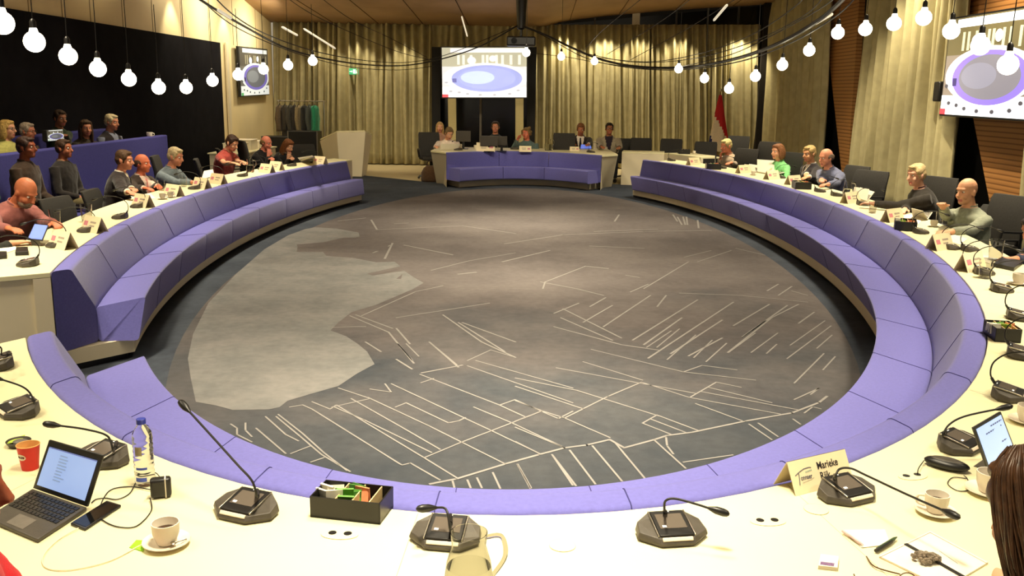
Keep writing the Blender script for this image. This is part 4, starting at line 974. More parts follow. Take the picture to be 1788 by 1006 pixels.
near_mic('black microphone unit cut off by the left frame edge', -6, 640, -1.0, [(3, 620, .07), (2, 608, .11), (-12, 598, .16)])
q = 'black microphone unit on the left table, %s from its near end'
for i, (x, y) in enumerate(((48, 463), (97, 430), (150, 404), (209, 381), (240, 362), (339, 330), (381, 317), (423, 308), (459, 296), (509, 290), (549, 284))): mic(q % ORD[i], x, y)
q = 'black microphone unit on the right table, %s counted from the near side'
for i, (x, y) in enumerate(((1763, 694), (1784, 622), (1780, 556), (1750, 508), (1719, 478), (1700, 467), (1694, 438), (1660, 434), (1608, 407), (1507, 358), (1461, 342), (1432, 335), (1363, 311), (1261, 294), (1173, 281))): mic(q % ORD[i], x, y)
q = 'black microphone unit on the far centre cabinet, %s from the left'
for i, (x, y) in enumerate(((800, 262.5), (899, 261), (1032, 266.5))): mic(q % ORD[i], x, y)
# --- name cards
def make_card(w=.21, h=.1, d=.085, prn=PINKP):
    t = thing('name_card', '', 'name card'); m = MB()
    th = .0012
    for s in (-1, 1):
        m.hexa([(-w / 2, s * d / 2 - th, 0), (w / 2, s * d / 2 - th, 0), (w / 2, s * d / 2 + th, 0), (-w / 2, s * d / 2 + th, 0)], [(-w / 2, -th, h), (w / 2, -th, h), (w / 2, th, h), (-w / 2, th, h)])
    m.build('folded_card', CARD, t, smooth=0)
    ang = math.atan2(d / 2, h)
    for s in (-1, 1):
        m = MB(); R = M.Rotation(s * ang, 3, 'X')
        for u, v, ww, hh in ((.12, .62, .34, .12), (.1, .4, .28, .1)): m.box((w * (u), s * (d / 2 * (1 - v) + .0016), h * v), (w * ww, .0006, h * hh), R)
        m.build('printed_name', FADED, t, smooth=0)
        m = MB(); m.box((-w * .3, s * (d / 2 * .48 + .0016), h * .52), (w * .22, .0006, h * .3), R); m.build('printed_emblem', prn, t, smooth=0)
    return t
CD = make_card(); cdn = [0]
def card(label, x, y, rz=None, s=1.0):
    p = PZ(x, y + 2, TZ); e = outang(p); p = p + (V((math.cos(e), math.sin(e), 0)) * .07 if rz is None else V()); o = place(CD, cdn[0] > 0, (p.x, p.y, TZ), (PI / 2 * .42 * (1 if p.x > 0 else -1) if rz is None else rz), label, 'folded name cards', s * (1.35 if rz is None else 1)); cdn[0] += 1
for i, (x, y) in enumerate(((127, 430), (180, 402), (262, 359), (314, 340), (362, 327), (390, 319), (474, 300), (490, 295), (566, 285))): card('folded white name card on the left table, %s from its near end' % ORD[i], x, y)
for i, (x, y) in enumerate(((1676, 468), (1625, 432), (1546, 384), (1475, 352), (1377, 320), (1340, 311), (1291, 300), (1205, 286))): card('folded white name card on the right table, %s counted from near side' % ORD[i], x, y)
for i, (x, y, s) in enumerate(((848, 262.5, 1.9), (917, 263, 1.25), (1003, 262, 1))): card('white name card standing on the far cabinet, %s from the left' % ORD[i], x, y, PI, s)
# near card with the readable lettering
def near_card():
    a, b = PZ(1372, 872, TZ), PZ(1514, 836, TZ); d = b - a; rz = math.atan2(d.y, d.x); w = .262; h = .098; dp = .1
    c = (a + b) / 2 + V((-d.y, d.x, 0)).normalized() * dp / 2; c.x -= .008
    t = thing('name_card', 'large folded name card with bold printed first name, on the near table', 'name card', (c.x, c.y, TZ), rz, 'folded name cards')
    m = MB(); th = .0012
    for s in (-1, 1): m.hexa([(-w / 2, s * dp / 2 - th, 0), (w / 2, s * dp / 2 - th, 0), (w / 2, s * dp / 2 + th, 0), (-w / 2, s * dp / 2 + th, 0)], [(-w / 2, -th, h), (w / 2, -th, h), (w / 2, th, h), (-w / 2, th, h)])
    m.build('folded_card', CARD, t, smooth=0)
    ang = math.atan2(h, dp / 2); X = M.Translation((0, -dp / 2 - .0016, 0)) @ M.Rotation(ang, 4, 'X')
    T = lambda u, v: X @ M.Translation((u, v, .0004))
    dk = mat('black_ink', (40, 36, 38), .6, var=0); gy = mat('grey_ink', (150, 146, 136), .6, var=0); db = mat('slate_ink', (92, 94, 104), .6, var=0)
    textobj('Marieke', .034, dk, t, T(-.012, .066), .0004, 'lettering_first_line', sx=.86); textobj('Rijk', .034, dk, t, T(-.008, .032), .0004, 'lettering_second_line', sx=.86)
    textobj('onnaer', .022, db, t, T(-.092, .044), .0003, 'emblem_lettering', sx=.8); db2 = mat('teal_ink', (120, 160, 150), .6, var=0)
    m = MB(); pl = [V((-.113, .062, 0)), V((-.095, .07, 0)), V((-.07, .078, 0)), V((-.046, .079, 0)), V((-.038, .077, 0))]
    def strip(pl, w0):
        for p, q_ in zip(pl[:-1], pl[1:]):
            e = (q_ - p).normalized(); k = V((-e.y, e.x, 0)) * w0; m.add([X @ (u + V((0, 0, .0008))) for u in (p - k, q_ - k, q_ + k, p + k)], [(0, 1, 2, 3)])
    strip(pl, .0014); strip([V((-.096, .068, 0)), V((-.098, .05, 0)), V((-.103, .03, 0))], .0017); m.build('emblem', db, t, smooth=0)
    m = MB()
    for k in range(5): strip([V((-.066 + k * .006, .0665 + k * .0006, 0)), V((-.0625 + k * .006, .0668 + k * .0006, 0))], .0022)
    m.build('emblem_small_marks', db2, t, smooth=0)
    m = MB(); strip([V((-.09, .035, 0)), V((-.05, .04, 0)), V((-.035, .044, 0))], .0006); m.build('emblem_underline', gy, t, smooth=0)
near_card()
# --- crockery, glasses
def cup_mesh(t, r=.036, h=.06, coffee=True):
    m = MB(); m.lathe([(.001, .002), (r * .62, .0), (r * .7, .004), (r * .95, h * .5), (r, h), (r * .93, h), (r * .88, h * .5), (r * .6, .008), (.001, .007)], 28); m.build('bowl', PORC, t, smooth=60)
    m = MB(); m.tube(bez([(r * .92, 0, h * .82), (r * 1.5, 0, h * .78), (r * 1.5, 0, h * .4), (r * .85, 0, h * .28)]), .0045, 8); m.build('handle', PORC, t)
    if coffee: m = MB(); m.lathe([(.001, h * .62), (r * .9, h * .62)], 24, caps=False); m.build('coffee', COFFEE, t)
def saucer_mesh(t, r=.062):
    m = MB(); m.lathe([(.001, .0), (r * .55, .0), (r * .6, .003), (r, .014), (r * .99, .016), (r * .58, .006), (.001, .005)], 32); m.build('plate', PORC, t, smooth=60)
PC = thing('coffee_cup', '', 'cup'); cup_mesh(PC); PS = thing('saucer', '', 'saucer'); saucer_mesh(PS); cn = [0]; sn = [0]
def cup(label, x, y, rz=0, sau=True, s=1.0):
    p = PZ(x, y, TZ); z = TZ
    if sau:
        o = place(PS, sn[0] > 0, (p.x, p.y, TZ), 0, 'white saucer under the cup ' + label.replace('white coffee cup ', ''), 'white saucers', s); sn[0] += 1; z += .0062 * s
    place(PC, cn[0] > 0, (p.x, p.y, z), rz, label, 'white coffee cups', s); cn[0] += 1
cup('white coffee cup with spoon left of the tea bag wrapper, near table', 291, 952, 2.4, s=1.05)
cup('white coffee cup under the long microphone tip', 1633, 897, 2.8)
cup('white coffee cup in front of the upright tablet, beside brown hair', 1725, 862, .5, s=1.15)
cup('white coffee cup at the right frame edge behind the tablet', 1792, 738, .5, s=1.1)
cup('white coffee cup on the right table beside grey-green shirt man', 1630, 396, .5); cup('white coffee cup at the right edge near the outstretched arm', 1778, 497, .4, s=1.2)
cup('white coffee cup on the right table beside the mint blouse laptop', 1315, 306, 1); cup('white coffee cup on the side desk by the black box', 1212, 268.5, 1)
cup('white coffee cup on left table before the man with pink tie', 284, 348, 1); cup('white coffee cup on left table beside tie man, farther one', 298, 345, 1)
cup('white coffee cup on the far cabinet before dark monitor', 803, 258, 1, False, 1.4); cup('white coffee cup on the far cabinet right of first cup', 831, 260, 1, False, 1.4)
# teaspoon
def spoon(label, x0, y0, x1, y1, h=.018):
    a, b = PZ(x0, y0, TZ + h), PZ(x1, y1, TZ + h); c = (a + b) / 2; m = MB(); d = (b - a); m.tube([a - c, a - c + d * .6, b - c], [.0024, .002, .003], 8); m.ell(b - c + d * .06, (.008, .011, .003)); tag(m.build('teaspoon', SILVER, loc=c), label, 'spoon')
spoon('teaspoon lying across the saucer on the near left table', 326, 941, 304, 948)
# glass tumblers and jugs
GP = thing('drinking_glass', '', 'glass'); m = MB(); m.lathe([(.001, 0), (.028, 0), (.034, .1), (.0325, .1), (.0265, .007), (.001, .006)], 24); m.build('tumbler', GLASS, GP, smooth=60); gn = [0]
def glass(label, x, y, s=1.0, z=TZ):
    p = PZ(x, y, z); place(GP, gn[0] > 0, (p.x, p.y, z), 0, label, 'drinking glasses', s); gn[0] += 1
for x, y, s, l in ((152, 386, 1.6, 'tall clear glass on left table before the dark chair'), (97, 394, 1.5, 'clear glass beside the pink shirt man'), (282, 333, 1.3, 'clear glass before the pink tie'), (321, 326, 1.2, 'clear glass before the blue-grey shirt man'), (1737, 455, 1.7, 'clear glass by the outstretched arm on right'), (1523, 372, 1.3, 'grey clear glass before the man in black'), (1252, 291, 1.4, 'clear glass before the man hiding his face'), (1640, 388, 1.2, 'clear glass beside the cup of grey-green shirt man'), (1077, 266, 1.4, 'clear glass on side desk before the pale jacket'), (872, 262, 1.5, 'clear glass before the dark monitor'), (1719, 486, 1.4, 'clear glass among cards on right table')): glass(l, x, y, s)
JP = thing('water_jug', '', 'jug'); m = MB()
m.lathe([(.001, 0), (.05, 0), (.058, .012), (.063, .06), (.055, .12), (.042, .165), (.046, .2), (.0445, .2), (.0405, .166), (.0535, .12), (.0612, .06), (.056, .014), (.001, .006)], 32); m.build('body', GLASS, JP, smooth=60)
m = MB(); m.lathe([(.001, .0065), (.0555, .0145), (.0607, .06), (.0545, .11), (.001, .11)], 32); m.build('water', WATER, JP, smooth=40)
m = MB(); m.tube(bez([(.044, 0, .18), (.085, 0, .175), (.095, 0, .12), (.06, 0, .07)]), .006, 10); m.build('handle', GLASS, JP); jn_ = [0]
def jug(label, x, y, s=1, rz=0):
    p = PZ(x, y, TZ); place(JP, jn_[0] > 0, (p.x, p.y, TZ), rz, label, 'glass water jugs', s); jn_[0] += 1
jug('large glass water jug in front of the middle near microphone', 818, 1058, 1.0, .35); jug('glass water jug on the right table before blue shirt bald man', 1479, 345, 1.0); jug('glass water jug on the far cabinet left of the empty chair', 957, 263, 1.3); jug('glass water jug on left table before the red shirt man', 437, 301, 1.0)
# --- organiser boxes
def obox(label, corners, h, fill=True, rz=None, w=.22, l=.13):
    if len(corners) == 4:
        a, b, c, d = [PZ(x, y, TZ) for x, y in corners]; ctr = (a + b + c + d) / 4; u = ((b - a) + (c - d)) / 2; v = ((d - a) + (c - b)) / 2
        rz = math.atan2(u.y, u.x); w, l = u.length, v.length
    else: ctr = PZ(corners[0], corners[1], TZ)
    t = thing('organiser_box', label, 'box', (ctr.x, ctr.y, TZ), rz, 'black tea organiser boxes')
    m = MB(); th = .004
    m.box((0, 0, .004), (w, l, .008))
    for s in (-1, 1): m.box((0, s * (l / 2 - th / 2), h / 2), (w, th, h)); m.box((s * (w / 2 - th / 2), 0, h / 2), (th, l, h))
    m.build('tray', BLACK, t, smooth=0, bevel=.001)
    pl = mat('pale_plywood', (226, 196, 140), .6, var=.06)
    for k, x in enumerate((-.5 + .36, -.5 + .6, -.5 + .84)):
        m = MB(); m.box((x * w, 0, h * .52), (.0035, l * .9, h * .92), M.Rotation(.0, 3, 'Z')); m.build('divider', pl, t)
    if fill:
        rnd = random.Random(len(label)); cols = [(226, 222, 205), (96, 150, 60), (70, 120, 50), (150, 190, 70), (220, 140, 96), (236, 226, 200)]
        for k in range(14):
            x = rnd.uniform(-.42, .3) * w; ci = 0 if x < -.16 * w else (rnd.choice((1, 2, 3)) if x < .06 * w else 4)
            m = MB(); m.box((0, 0, 0), (.05, .006, .05), M.Rotation(rnd.uniform(-.6, .6), 3, 'Z') @ M.Rotation(rnd.uniform(-.5, .5), 3, 'X')); m.build('tea_packet', mat('packet_%d' % ci, cols[ci], .5, var=.12, scale=60), t, loc=(x, rnd.uniform(-.28, .28) * l, h * rnd.uniform(.6, .85)))
    return t
obox('black organiser box of tea packets on the near table between two microphones', ((548, 903), (668, 918), (683, 884), (564, 873)), .068)
obox('black organiser box at the right table edge by the bench', (1748, 590), .075, True, -.15, .13, .2)
obox('black organiser box on the right table before grey-green shirt', (1580, 400), .09, True, -.35, .2, .3)
obox('black organiser box on right table before the bald blue shirt man', (1399, 329), .1, True, -.1, .22, .3)
obox('black organiser box on right table before the man hiding his face', (1245, 295), .1, True, -.1, .25, .3)
obox('small black box on the side desk by the coffee cup', (1194, 268.5), .1, False, 0, .24, .2)
# --- laptops
def laptop(label, base, top, scr, w=.3, d=.21, dark=True, lid=None):
    """base: front-left, front-right, back-right, back-left pixels on the table; top: pixels of lid top-left, top-right with heights"""
    fl_, fr_, br_, bl_ = [PZ(x, y, TZ + .006) for x, y in base]; o = (fl_ + fr_ + br_ + bl_) / 4; off = V((o.x, o.y, TZ))
    t = thing('laptop', label, 'laptop', off, 0, 'open laptops'); body = DGREY if dark else mat('silver_lid', (214, 206, 184), .4, var=.03)
    f = [p - off for p in (fl_, fr_, br_, bl_)]; up = V((0, 0, .013))
    m = MB(); m.hexa([p + V((0, 0, -.004)) for p in f], [p + V((0, 0, .008)) for p in f]); kb = m.build('keyboard_base', body, t, bevel=.003)
    P4 = lambda u, v, z: (f[0] * (1 - u) + f[1] * u) * (1 - v) + (f[3] * (1 - u) + f[2] * u) * v + V((0, 0, z))
    k = MB(); kk = BLACK if dark else MGREY
    for r in range(5):
        for c in range(13):
            u0 = .05 + c * .07; v0 = .42 + r * .105; k.hexa([P4(u0, v0, .008), P4(u0 + .055, v0, .008), P4(u0 + .055, v0 + .08, .008), P4(u0, v0 + .08, .008)], [P4(u0, v0, .0105), P4(u0 + .055, v0, .0105), P4(u0 + .055, v0 + .08, .0105), P4(u0, v0 + .08, .0105)])
    k.build('keys', kk, kb, smooth=0)
    m = MB(); m.hexa([P4(.34, .06, .0078), P4(.66, .06, .0078), P4(.66, .34, .0078), P4(.34, .34, .0078)], [P4(.34, .06, .0088), P4(.66, .06, .0088), P4(.66, .34, .0088), P4(.34, .34, .0088)]); m.build('touchpad', MGREY if dark else body, kb)
    tl, tr = [q - off for q in top]; bl2, br2 = f[3] + V((0, 0, .008)), f[2] + V((0, 0, .008)); n = (br2 - bl2).cross(tl - bl2).normalized() * -.008
    if n.dot((f[0] + f[1]) / 2 - (f[2] + f[3]) / 2) > 0: n = -n
    m = MB(); m.hexa([bl2, br2, br2 + n, bl2 + n], [tl, tr, tr + n, tl + n]); ld = m.build('lid', BLACK if dark else body, t, bevel=.003)
    if scr:
        S4 = lambda u, v: (bl2 * (1 - u) + br2 * u) * (1 - v) + (tl * (1 - u) + tr * u) * v - n.normalized() * .0012
        def q(u0, v0, u1, v1, e): return [S4(u0, v0) - n.normalized() * e, S4(u1, v0) - n.normalized() * e, S4(u1, v1) - n.normalized() * e, S4(u0, v1) - n.normalized() * e]
        m = MB(); m.add(q(.06, .1, .94, .88, 0), [(0, 1, 2, 3)], 0)
        rr = random.Random(3)
        for e in range(9): v = .76 - e * .06; m.add(q(.3, v, .3 + rr.uniform(.12, .2), v + .028, .0005), [(0, 1, 2, 3)], 1)
        m.add(q(.06, .86, .94, .88, .0005), [(0, 1, 2, 3)], 2)
        m.build('screen', [emi('laptop_screen_blue', (146, 172, 224), .75), emi('laptop_list', (128, 150, 178), .7), emi('laptop_bar', (96, 108, 160), .7)], ld, smooth=0)
    return t
def lidtop(bx, by, x, y, h): return PZ(x, y, TZ + h)
laptop('open dark laptop with blue screen at the near left corner', ((-24, 908), (66, 946), (152, 890), (57, 857)), (PZ(85, 768, .925), PZ(180, 795, .925)), True)
laptop('open white laptop seen from behind before the mint blouse woman', ((1395, 296), (1352, 288), (1322, 301), (1352, 306)), (PZ(1352, 281, .9), PZ(1322, 279, .9)), False, dark=False)
laptop('open grey laptop on right table beyond the jug', ((1527, 336), (1502, 328), (1488, 344), (1514, 353)), (PZ(1518, 331, .86), PZ(1492, 327, .87)), False, dark=False)
laptop('open pale laptop on right table before man in black', ((1632, 366), (1606, 362), (1594, 378), (1620, 384)), (PZ(1612, 368, .85), PZ(1592, 363, .86)), False, dark=False)
laptop('small open laptop on right table beyond the empty chair', ((1330, 290), (1308, 287), (1300, 298), (1320, 301)), (PZ(1318, 290, .83), PZ(1300, 287, .84)), False, dark=False)
laptop('open cream laptop seen from behind before the white shirt man', ((804, 255.5), (772, 256), (769, 262), (800, 261.5)), (PZ(803, 251, .88), PZ(770, 251, .88)), False, dark=False)
laptop('open pale laptop on the far desk before the pale jacket man', ((1062, 255), (1036, 255), (1036, 261), (1061, 261)), (PZ(1060, 247, .9), PZ(1036, 246.5, .9)), False, dark=False)
laptop('open white laptop at the far end of left table', ((520, 276), (545, 272), (552, 278), (526, 283)), (PZ(522, 280, .76), PZ(548, 273, .95)), False, dark=False)
# tablet with stand in the near right
def tablet(label, q, h0, h1, lines=True, big=True):
    (x0, y0), (x1, y1), (x2, y2), (x3, y3) = q; bl, br = PZ(x0, y0, TZ + h0), PZ(x1, y1, TZ + h0); tr, tl = PZ(x2, y2, TZ + h1), PZ(x3, y3, TZ + h1)
    o = (bl + br) / 2; off = V((o.x, o.y, TZ)); t = thing('tablet', label, 'tablet', off); bl, br, tr, tl = [p - off for p in (bl, br, tr, tl)]
    n = (br - bl).cross(tl - bl).normalized() * .008; m = MB(); m.hexa([bl, bl - n, br - n, br], [tl, tl - n, tr - n, tr]); m.build('slab', BLACK, t, bevel=.002)
    S4 = lambda u, v, e: (bl * (1 - u) + br * u) * (1 - v) + (tl * (1 - u) + tr * u) * v + n.normalized() * (.001 + e)
    m = MB(); qd = lambda a, b, c, d, e, mi: m.add([S4(a, b, e), S4(c, b, e), S4(c, d, e), S4(a, d, e)], [(0, 1, 2, 3)], mi)
    qd(.05, .05, .95, .95, 0, 0)
    if lines:
        for a, v, c in ((.5, .84, .9), (.28, .74, .84), (.3, .42, .84)):
            k = a
            while k < c: qd(k, v, min(k + .06, c), v + .03, .0004, 1); k += .075
    m.build('screen', [emi('tablet_screen', (176, 200, 240), .85) if lines else emi('tablet_screen_blue', (104, 124, 214), .8), emi('tablet_text', (88, 94, 122), .5)], t, smooth=0)
    m = MB(); m.hexa([bl * .8 + br * .2 - n, bl * .2 + br * .8 - n, bl * .2 + br * .8 - n * 14 + V((0, 0, -h0)), bl * .8 + br * .2 - n * 14 + V((0, 0, -h0))], [bl * .8 + br * .2 - n + V((0, 0, .01)), bl * .2 + br * .8 - n + V((0, 0, .01)), bl * .2 + br * .8 - n * 14 + V((0, 0, .004 - h0)), bl * .8 + br * .2 - n * 14 + V((0, 0, .004 - h0))]); m.build('stand', DGREY, t)
tablet('upright tablet with pale blue text page, before the brown-haired woman', ((1728, 827), (1776, 792), (1748, 719), (1700, 747)), .012, .2)
tablet('tablet with blue screen held by the bald man in pink', ((47, 418), (74, 420), (85, 393), (60, 390)), .05, .14, False)
tablet('dark tablet standing before the man in dark suit, far desk', ((1012, 260), (1034, 260), (1032, 252.5), (1014, 252)), .005, .1, False)
# monitors on the far cabinet
for x, y, w, h, l, zc in ((854, 246, .38, .22, 'wide dark monitor on far cabinet before the man in black', 19.9), (876, 246, .24, .2, 'second dark monitor on far cabinet, right of the wide one', 20.05), (809, 238, .33, .24, 'black monitor on the far cabinet beside white shirt man', 20.6)):
    p = PY(x, y, zc); t = thing('monitor', l, 'monitor', (p.x, p.y, TZ)); m = MB(); m.box((0, 0, p.z - TZ), (w, .03, h)); m.build('panel', DGREY if '808' not in str(x) else BLACK, t, bevel=.008)
    m = MB(); m.box((0, .02, (p.z - TZ - h / 2) / 2 + .02), (.05, .03, max(p.z - TZ - h / 2 + .08, .05))); m.build('stand', BLACK, t); m = MB(); m.box((0, .03, .006), (.22, .16, .012)); m.build('foot', BLACK, t, bevel=.004)
# --- near table clutter
def slab(name, label, cat, q, h, m_, z0=0, bevel=.002, parts=None):
    v = [PZ(x, y, TZ + z0) for x, y in q]; o = sum(v, V()) / 4; m = MB(); m.hexa([p - o for p in v], [p - o + V((0, 0, h)) for p in v]); ob = m.build(name, m_, loc=o, bevel=bevel); 
    if label: tag(ob, label, cat)
    return ob, v, o
ob, v, o = slab('smartphone', 'black smartphone lying beside the open laptop', 'phone', ((123, 918), (149, 928), (212, 886), (187, 878)), .009, BLACK, 0, .003)
q_ = [(p - o) * .9 + V((0, 0, .0096)) for p in v]; m = MB(); m.add(q_, [(0, 1, 2, 3)]); m.build('display', GLASSSCR, ob, smooth=0)
def cord(label, pts, r, m_=CABLEM, name='charging_cable'):
    P_ = bez([PZ(x, y, TZ + h) for x, y, h in pts], 8); c = sum(P_, V()) / len(P_); m = MB(); m.tube([p - c for p in P_], r, 6); tag(m.build(name, m_, loc=c), label, 'cable')
WCAB = mat('white_cable', (232, 220, 190), .5, var=.03)
cord('thin white charging cable curving from the phone to the saucer', [(137, 922, .006), (100, 944, .003), (75, 972, .003), (82, 992, .003), (125, 995, .003), (190, 980, .003), (240, 955, .003), (262, 944, .003)], .0016, WCAB)
cord('black looped cable between the power adapter and laptop', [(282, 838, .02), (272, 826, .01), (255, 826, .003), (238, 842, .003), (226, 862, .003), (205, 872, .003), (185, 870, .003), (168, 872, .003), (160, 878, .004)], .0018)
cord('second black cable looping from the adapter past the phone', [(262, 870, .01), (264, 892, .003), (240, 918, .003), (212, 921, .003), (185, 912, .003), (172, 895, .003), (190, 858, .003), (225, 850, .003), (262, 855, .006)], .0018)
p = PZ(282, 868, TZ); t = thing('power_adapter', 'black power adapter block with white stripe, beside the bottle', 'charger', (p.x, p.y, TZ), .35); m = MB(); m.box((0, 0, .034), (.062, .034, .062)); m.build('block', BLACK, t, bevel=.009, seg=3); m = MB(); m.box((.014, 0, .034), (.004, .0355, .0635)); m.build('stripe', PAPER, t, bevel=.001)
# bottle
p = PZ(254, 845, TZ); t = thing('water_bottle', 'clear plastic water bottle with blue cap near the bench edge', 'bottle', (p.x, p.y, TZ)); R_ = .0315
m = MB(); pr = [(.001, .004), (.024, .0), (R_, .012)]
for k in range(7): z = .03 + k * .018; pr += [(R_, z), (R_ * .95, z + .006), (R_, z + .012)]
pr += [(R_, .158), (R_ * .9, .178), (R_ * .5, .198), (.0125, .204), (.0125, .214)]
m.lathe(pr, 28, caps=True); m.build('body', PETG, t, smooth=60); m = MB(); m.lathe([(.0145, .206), (.0145, .222), (.012, .224), (.001, .224)], 20); m.build('cap', mat('blue_cap', (44, 56, 150), .4, var=.05), t)
lb = mat('bottle_label', (206, 212, 228), .4, var=.1, scale=30, trans=.5)
def patch(z0, z1, a0, a1, m_, nm):
    m = MB(); L = [[V(((R_ + .0012) * math.cos(a0 + (a1 - a0) * i / 8), (R_ + .0012) * math.sin(a0 + (a1 - a0) * i / 8), z)) for i in range(9)] for z in (z0, (z0 + z1) / 2, z1)]; m.loft(L, caps=False, closed=False); m.build(nm, m_, t)
patch(.108, .138, -2.0, -1.3, mat('label_emblem', (150, 140, 110), .5, var=.2, scale=40), 'label_emblem'); patch(.02, .034, -2.1, -1.0, mat('label_blue', (70, 90, 190), .4, var=.2), 'lower_label'); patch(.06, .068, -2.0, -.9, mat('label_blue', (70, 90, 190), .4, var=.2), 'lower_label')
# red paper cup
p = PZ(53, 818, TZ); t = thing('paper_cup', 'red paper cup with white oval mark left of the laptop', 'cup', (p.x, p.y, TZ))
m = MB(); m.lathe([(.001, .002), (.026, 0), (.036, .085), (.0345, .085), (.025, .004), (.001, .004)], 28); o = m.build('cup', [mat('red_paper', (206, 44, 36), .45, var=.05), mat('cup_inside', (232, 180, 110), .5)], t, smooth=60)
for f in o.data.polygons:
    if (f.normal.x * f.center.x + f.normal.y * f.center.y) < 0: f.material_index = 1
m = MB(); m.tube([(.036 * math.cos(2 * PI * i / 24), .036 * math.sin(2 * PI * i / 24), .0855) for i in range(25)], .0016, 6); m.build('rim', mat('cup_inside', (232, 180, 110), .5), t)
def wrap(u, v, e=.0008): z = .05 + v; r = .026 + .01 * z / .085 + e; a = -PI / 2 - .35 + u / r; return V((r * math.cos(a), r * math.sin(a), z))
m = MB(); m.add([wrap(0, 0)] + [wrap(.018 * math.cos(2 * PI * i / 20), .011 * math.sin(2 * PI * i / 20)) for i in range(20)], [(0, 1 + i, 1 + (i + 1) % 20) for i in range(20)]); m.build('oval_mark', PAPER, t, smooth=0)
m = MB()
for k in range(4): m.add([wrap(-.012 + k * .0065, -.004, .0014), wrap(-.008 + k * .0065, -.004, .0014), wrap(-.008 + k * .0065, .004, .0014), wrap(-.012 + k * .0065, .004, .0014)], [(0, 1, 2, 3)])
m.build('mark_print', TEXTM, t, smooth=0)
# small dish with a green packet behind it
p = PZ(33, 778, TZ); t = thing('dish', 'small dark dish behind the red paper cup', 'dish', (p.x, p.y, TZ), .3); m = MB(); m.lathe([(.001, .0), (.032, 0), (.042, .018), (.04, .02), (.03, .006), (.001, .004)], 24); m.build('bowl', DGREY, t); m = MB(); m.ell((.006, 0, .014), (.026, .022, .008)); m.build('contents', MGREY, t)
slab('tea_wrapper', 'green tea wrapper behind the small dark dish', 'wrapper', ((12, 776), (18, 768), (44, 760), (38, 770)), .002, mat('lime_paper', (176, 200, 70), .5, var=.15, scale=40), .012, 0)
slab('tea_wrapper', 'bright green tea wrapper beside the cup on near table', 'wrapper', ((226, 957), (250, 964), (256, 945), (238, 944)), .002, mat('green_paper', (140, 200, 40), .5, var=.2, scale=60), 0, 0)
# sockets with two black holes
SP = thing('table_socket', '', 'socket'); m = MB(); m.prism([(.055 * math.cos(a) , .03 * math.sin(a)) for a in [2 * PI * i / 28 for i in range(28)]], 0, .0022); m.build('plate', WHITE, SP, bevel=.0008)
for s in (-1, 1):
    m = MB(); m.lathe([(.012, .0022), (.012, .0032), (.0095, .0034), (.001, .0026)], 20, (s * .0225, .006, 0)); m.build('hole', BLACK, SP)
for i, (x, y, rz, l) in enumerate(((593, 934, -.05, 'oval table socket with two black holes below the tea box'), (1341, 911, .1, 'oval table socket with two black holes below the name card'), (1594, 832, .3, 'oval table socket with two black holes left of black pouch'))):
    p = PZ(x, y, TZ); place(SP, i > 0, (p.x, p.y, TZ), rz, l, 'oval table sockets')
GRM = mat('grommet_edge', (206, 194, 160), .5, var=.02)
for x, y, l in ((982, 953, 'round white cable grommet in the near table middle'), (1425, 890, 'round white cable grommet left of the name card microphone')):
    p = PZ(x, y, TZ); t = thing('cable_grommet', l, 'grommet', (p.x, p.y, TZ)); m = MB(); m.lathe([(.038, 0), (.038, .0018), (.035, .0026), (.001, .0026)], 32); m.build('lid', WHITE, t); m = MB(); m.tube([(.037 * math.cos(2 * PI * i / 32), .037 * math.sin(2 * PI * i / 32), .0016) for i in range(33)], .0009, 4); m.build('ring', GRM, t)
# pouch / glasses case with white cord
p = PZ(1652, 818, TZ); t = thing('glasses_case', 'black oval glasses case right of the table socket', 'case', (p.x, p.y, TZ), -.62); m = MB(); m.ell((0, 0, .018), (.075, .036, .02), None, 20); m.build('shell', BLACK, t); m = MB(); m.ell((0, 0, .026), (.06, .027, .014), None, 18); m.build('flap', DGREY, t)
cord('thin cord from the table socket to the glasses case', [(1602, 828, .004), (1604, 818, .012), (1614, 804, .012), (1622, 798, .012)], .0018)
cord('looped dark cord in front of the glasses case', [(1688, 836, .004), (1664, 834, .003), (1655, 845, .003), (1672, 857, .003), (1692, 855, .003), (1690, 838, .004), (1683, 830, .006)], .0016)
# papers, pens, notebook, spectacles
PEN = lambda label, a, b, m_, r=.0052: (lambda A, B, C: (lambda mb: tag(mb.tube([A - C, A - C + (B - A) * .85, B - C], [r, r, r * .3], 8).build('pen', m_, loc=C), label, 'pen'))(MB()))(PZ(*a, TZ + .009), PZ(*b, TZ + .009), (PZ(*a, TZ + .009) + PZ(*b, TZ + .009)) / 2)
PEN('dark green pen lying on the loose paper', (1532, 959), (1566, 938), mat('green_pen', (58, 78, 52), .35, var=.05)); PEN('black pen crossing the green pen', (1529, 962), (1560, 944), BLACK)
slab('paper_sheet', 'curled white paper sheet under the two pens', 'paper', ((1505, 957), (1555, 951), (1545, 925), (1470, 926)), .0012, PAPER, .001, 0)
PEN('slim pink-white pen left of the green pen', (1471, 927), (1508, 952), mat('pink_pen', (206, 170, 170), .4), .004)
ob, v, o = slab('notebook', 'open white notebook with black elastic band, before the woman', 'notebook', ((1535, 974), (1650, 1030), (1725, 985), (1624, 930)), .006, PAPER, 0, .001)
def nb(px, h): return PZ(px[0], px[1], TZ + h) - o
m = MB(); a, b = nb((1581, 950), .0075), nb((1690, 1012), .0075); w = (b - a).normalized().cross(V((0, 0, 1))) * .006; m.hexa([a - w, b - w, b + w, a + w], [a - w + V((0, 0, .002)), b - w + V((0, 0, .002)), b + w + V((0, 0, .002)), a + w + V((0, 0, .002))]); m.build('elastic_band', BLACK, ob, smooth=0)
m = MB(); 
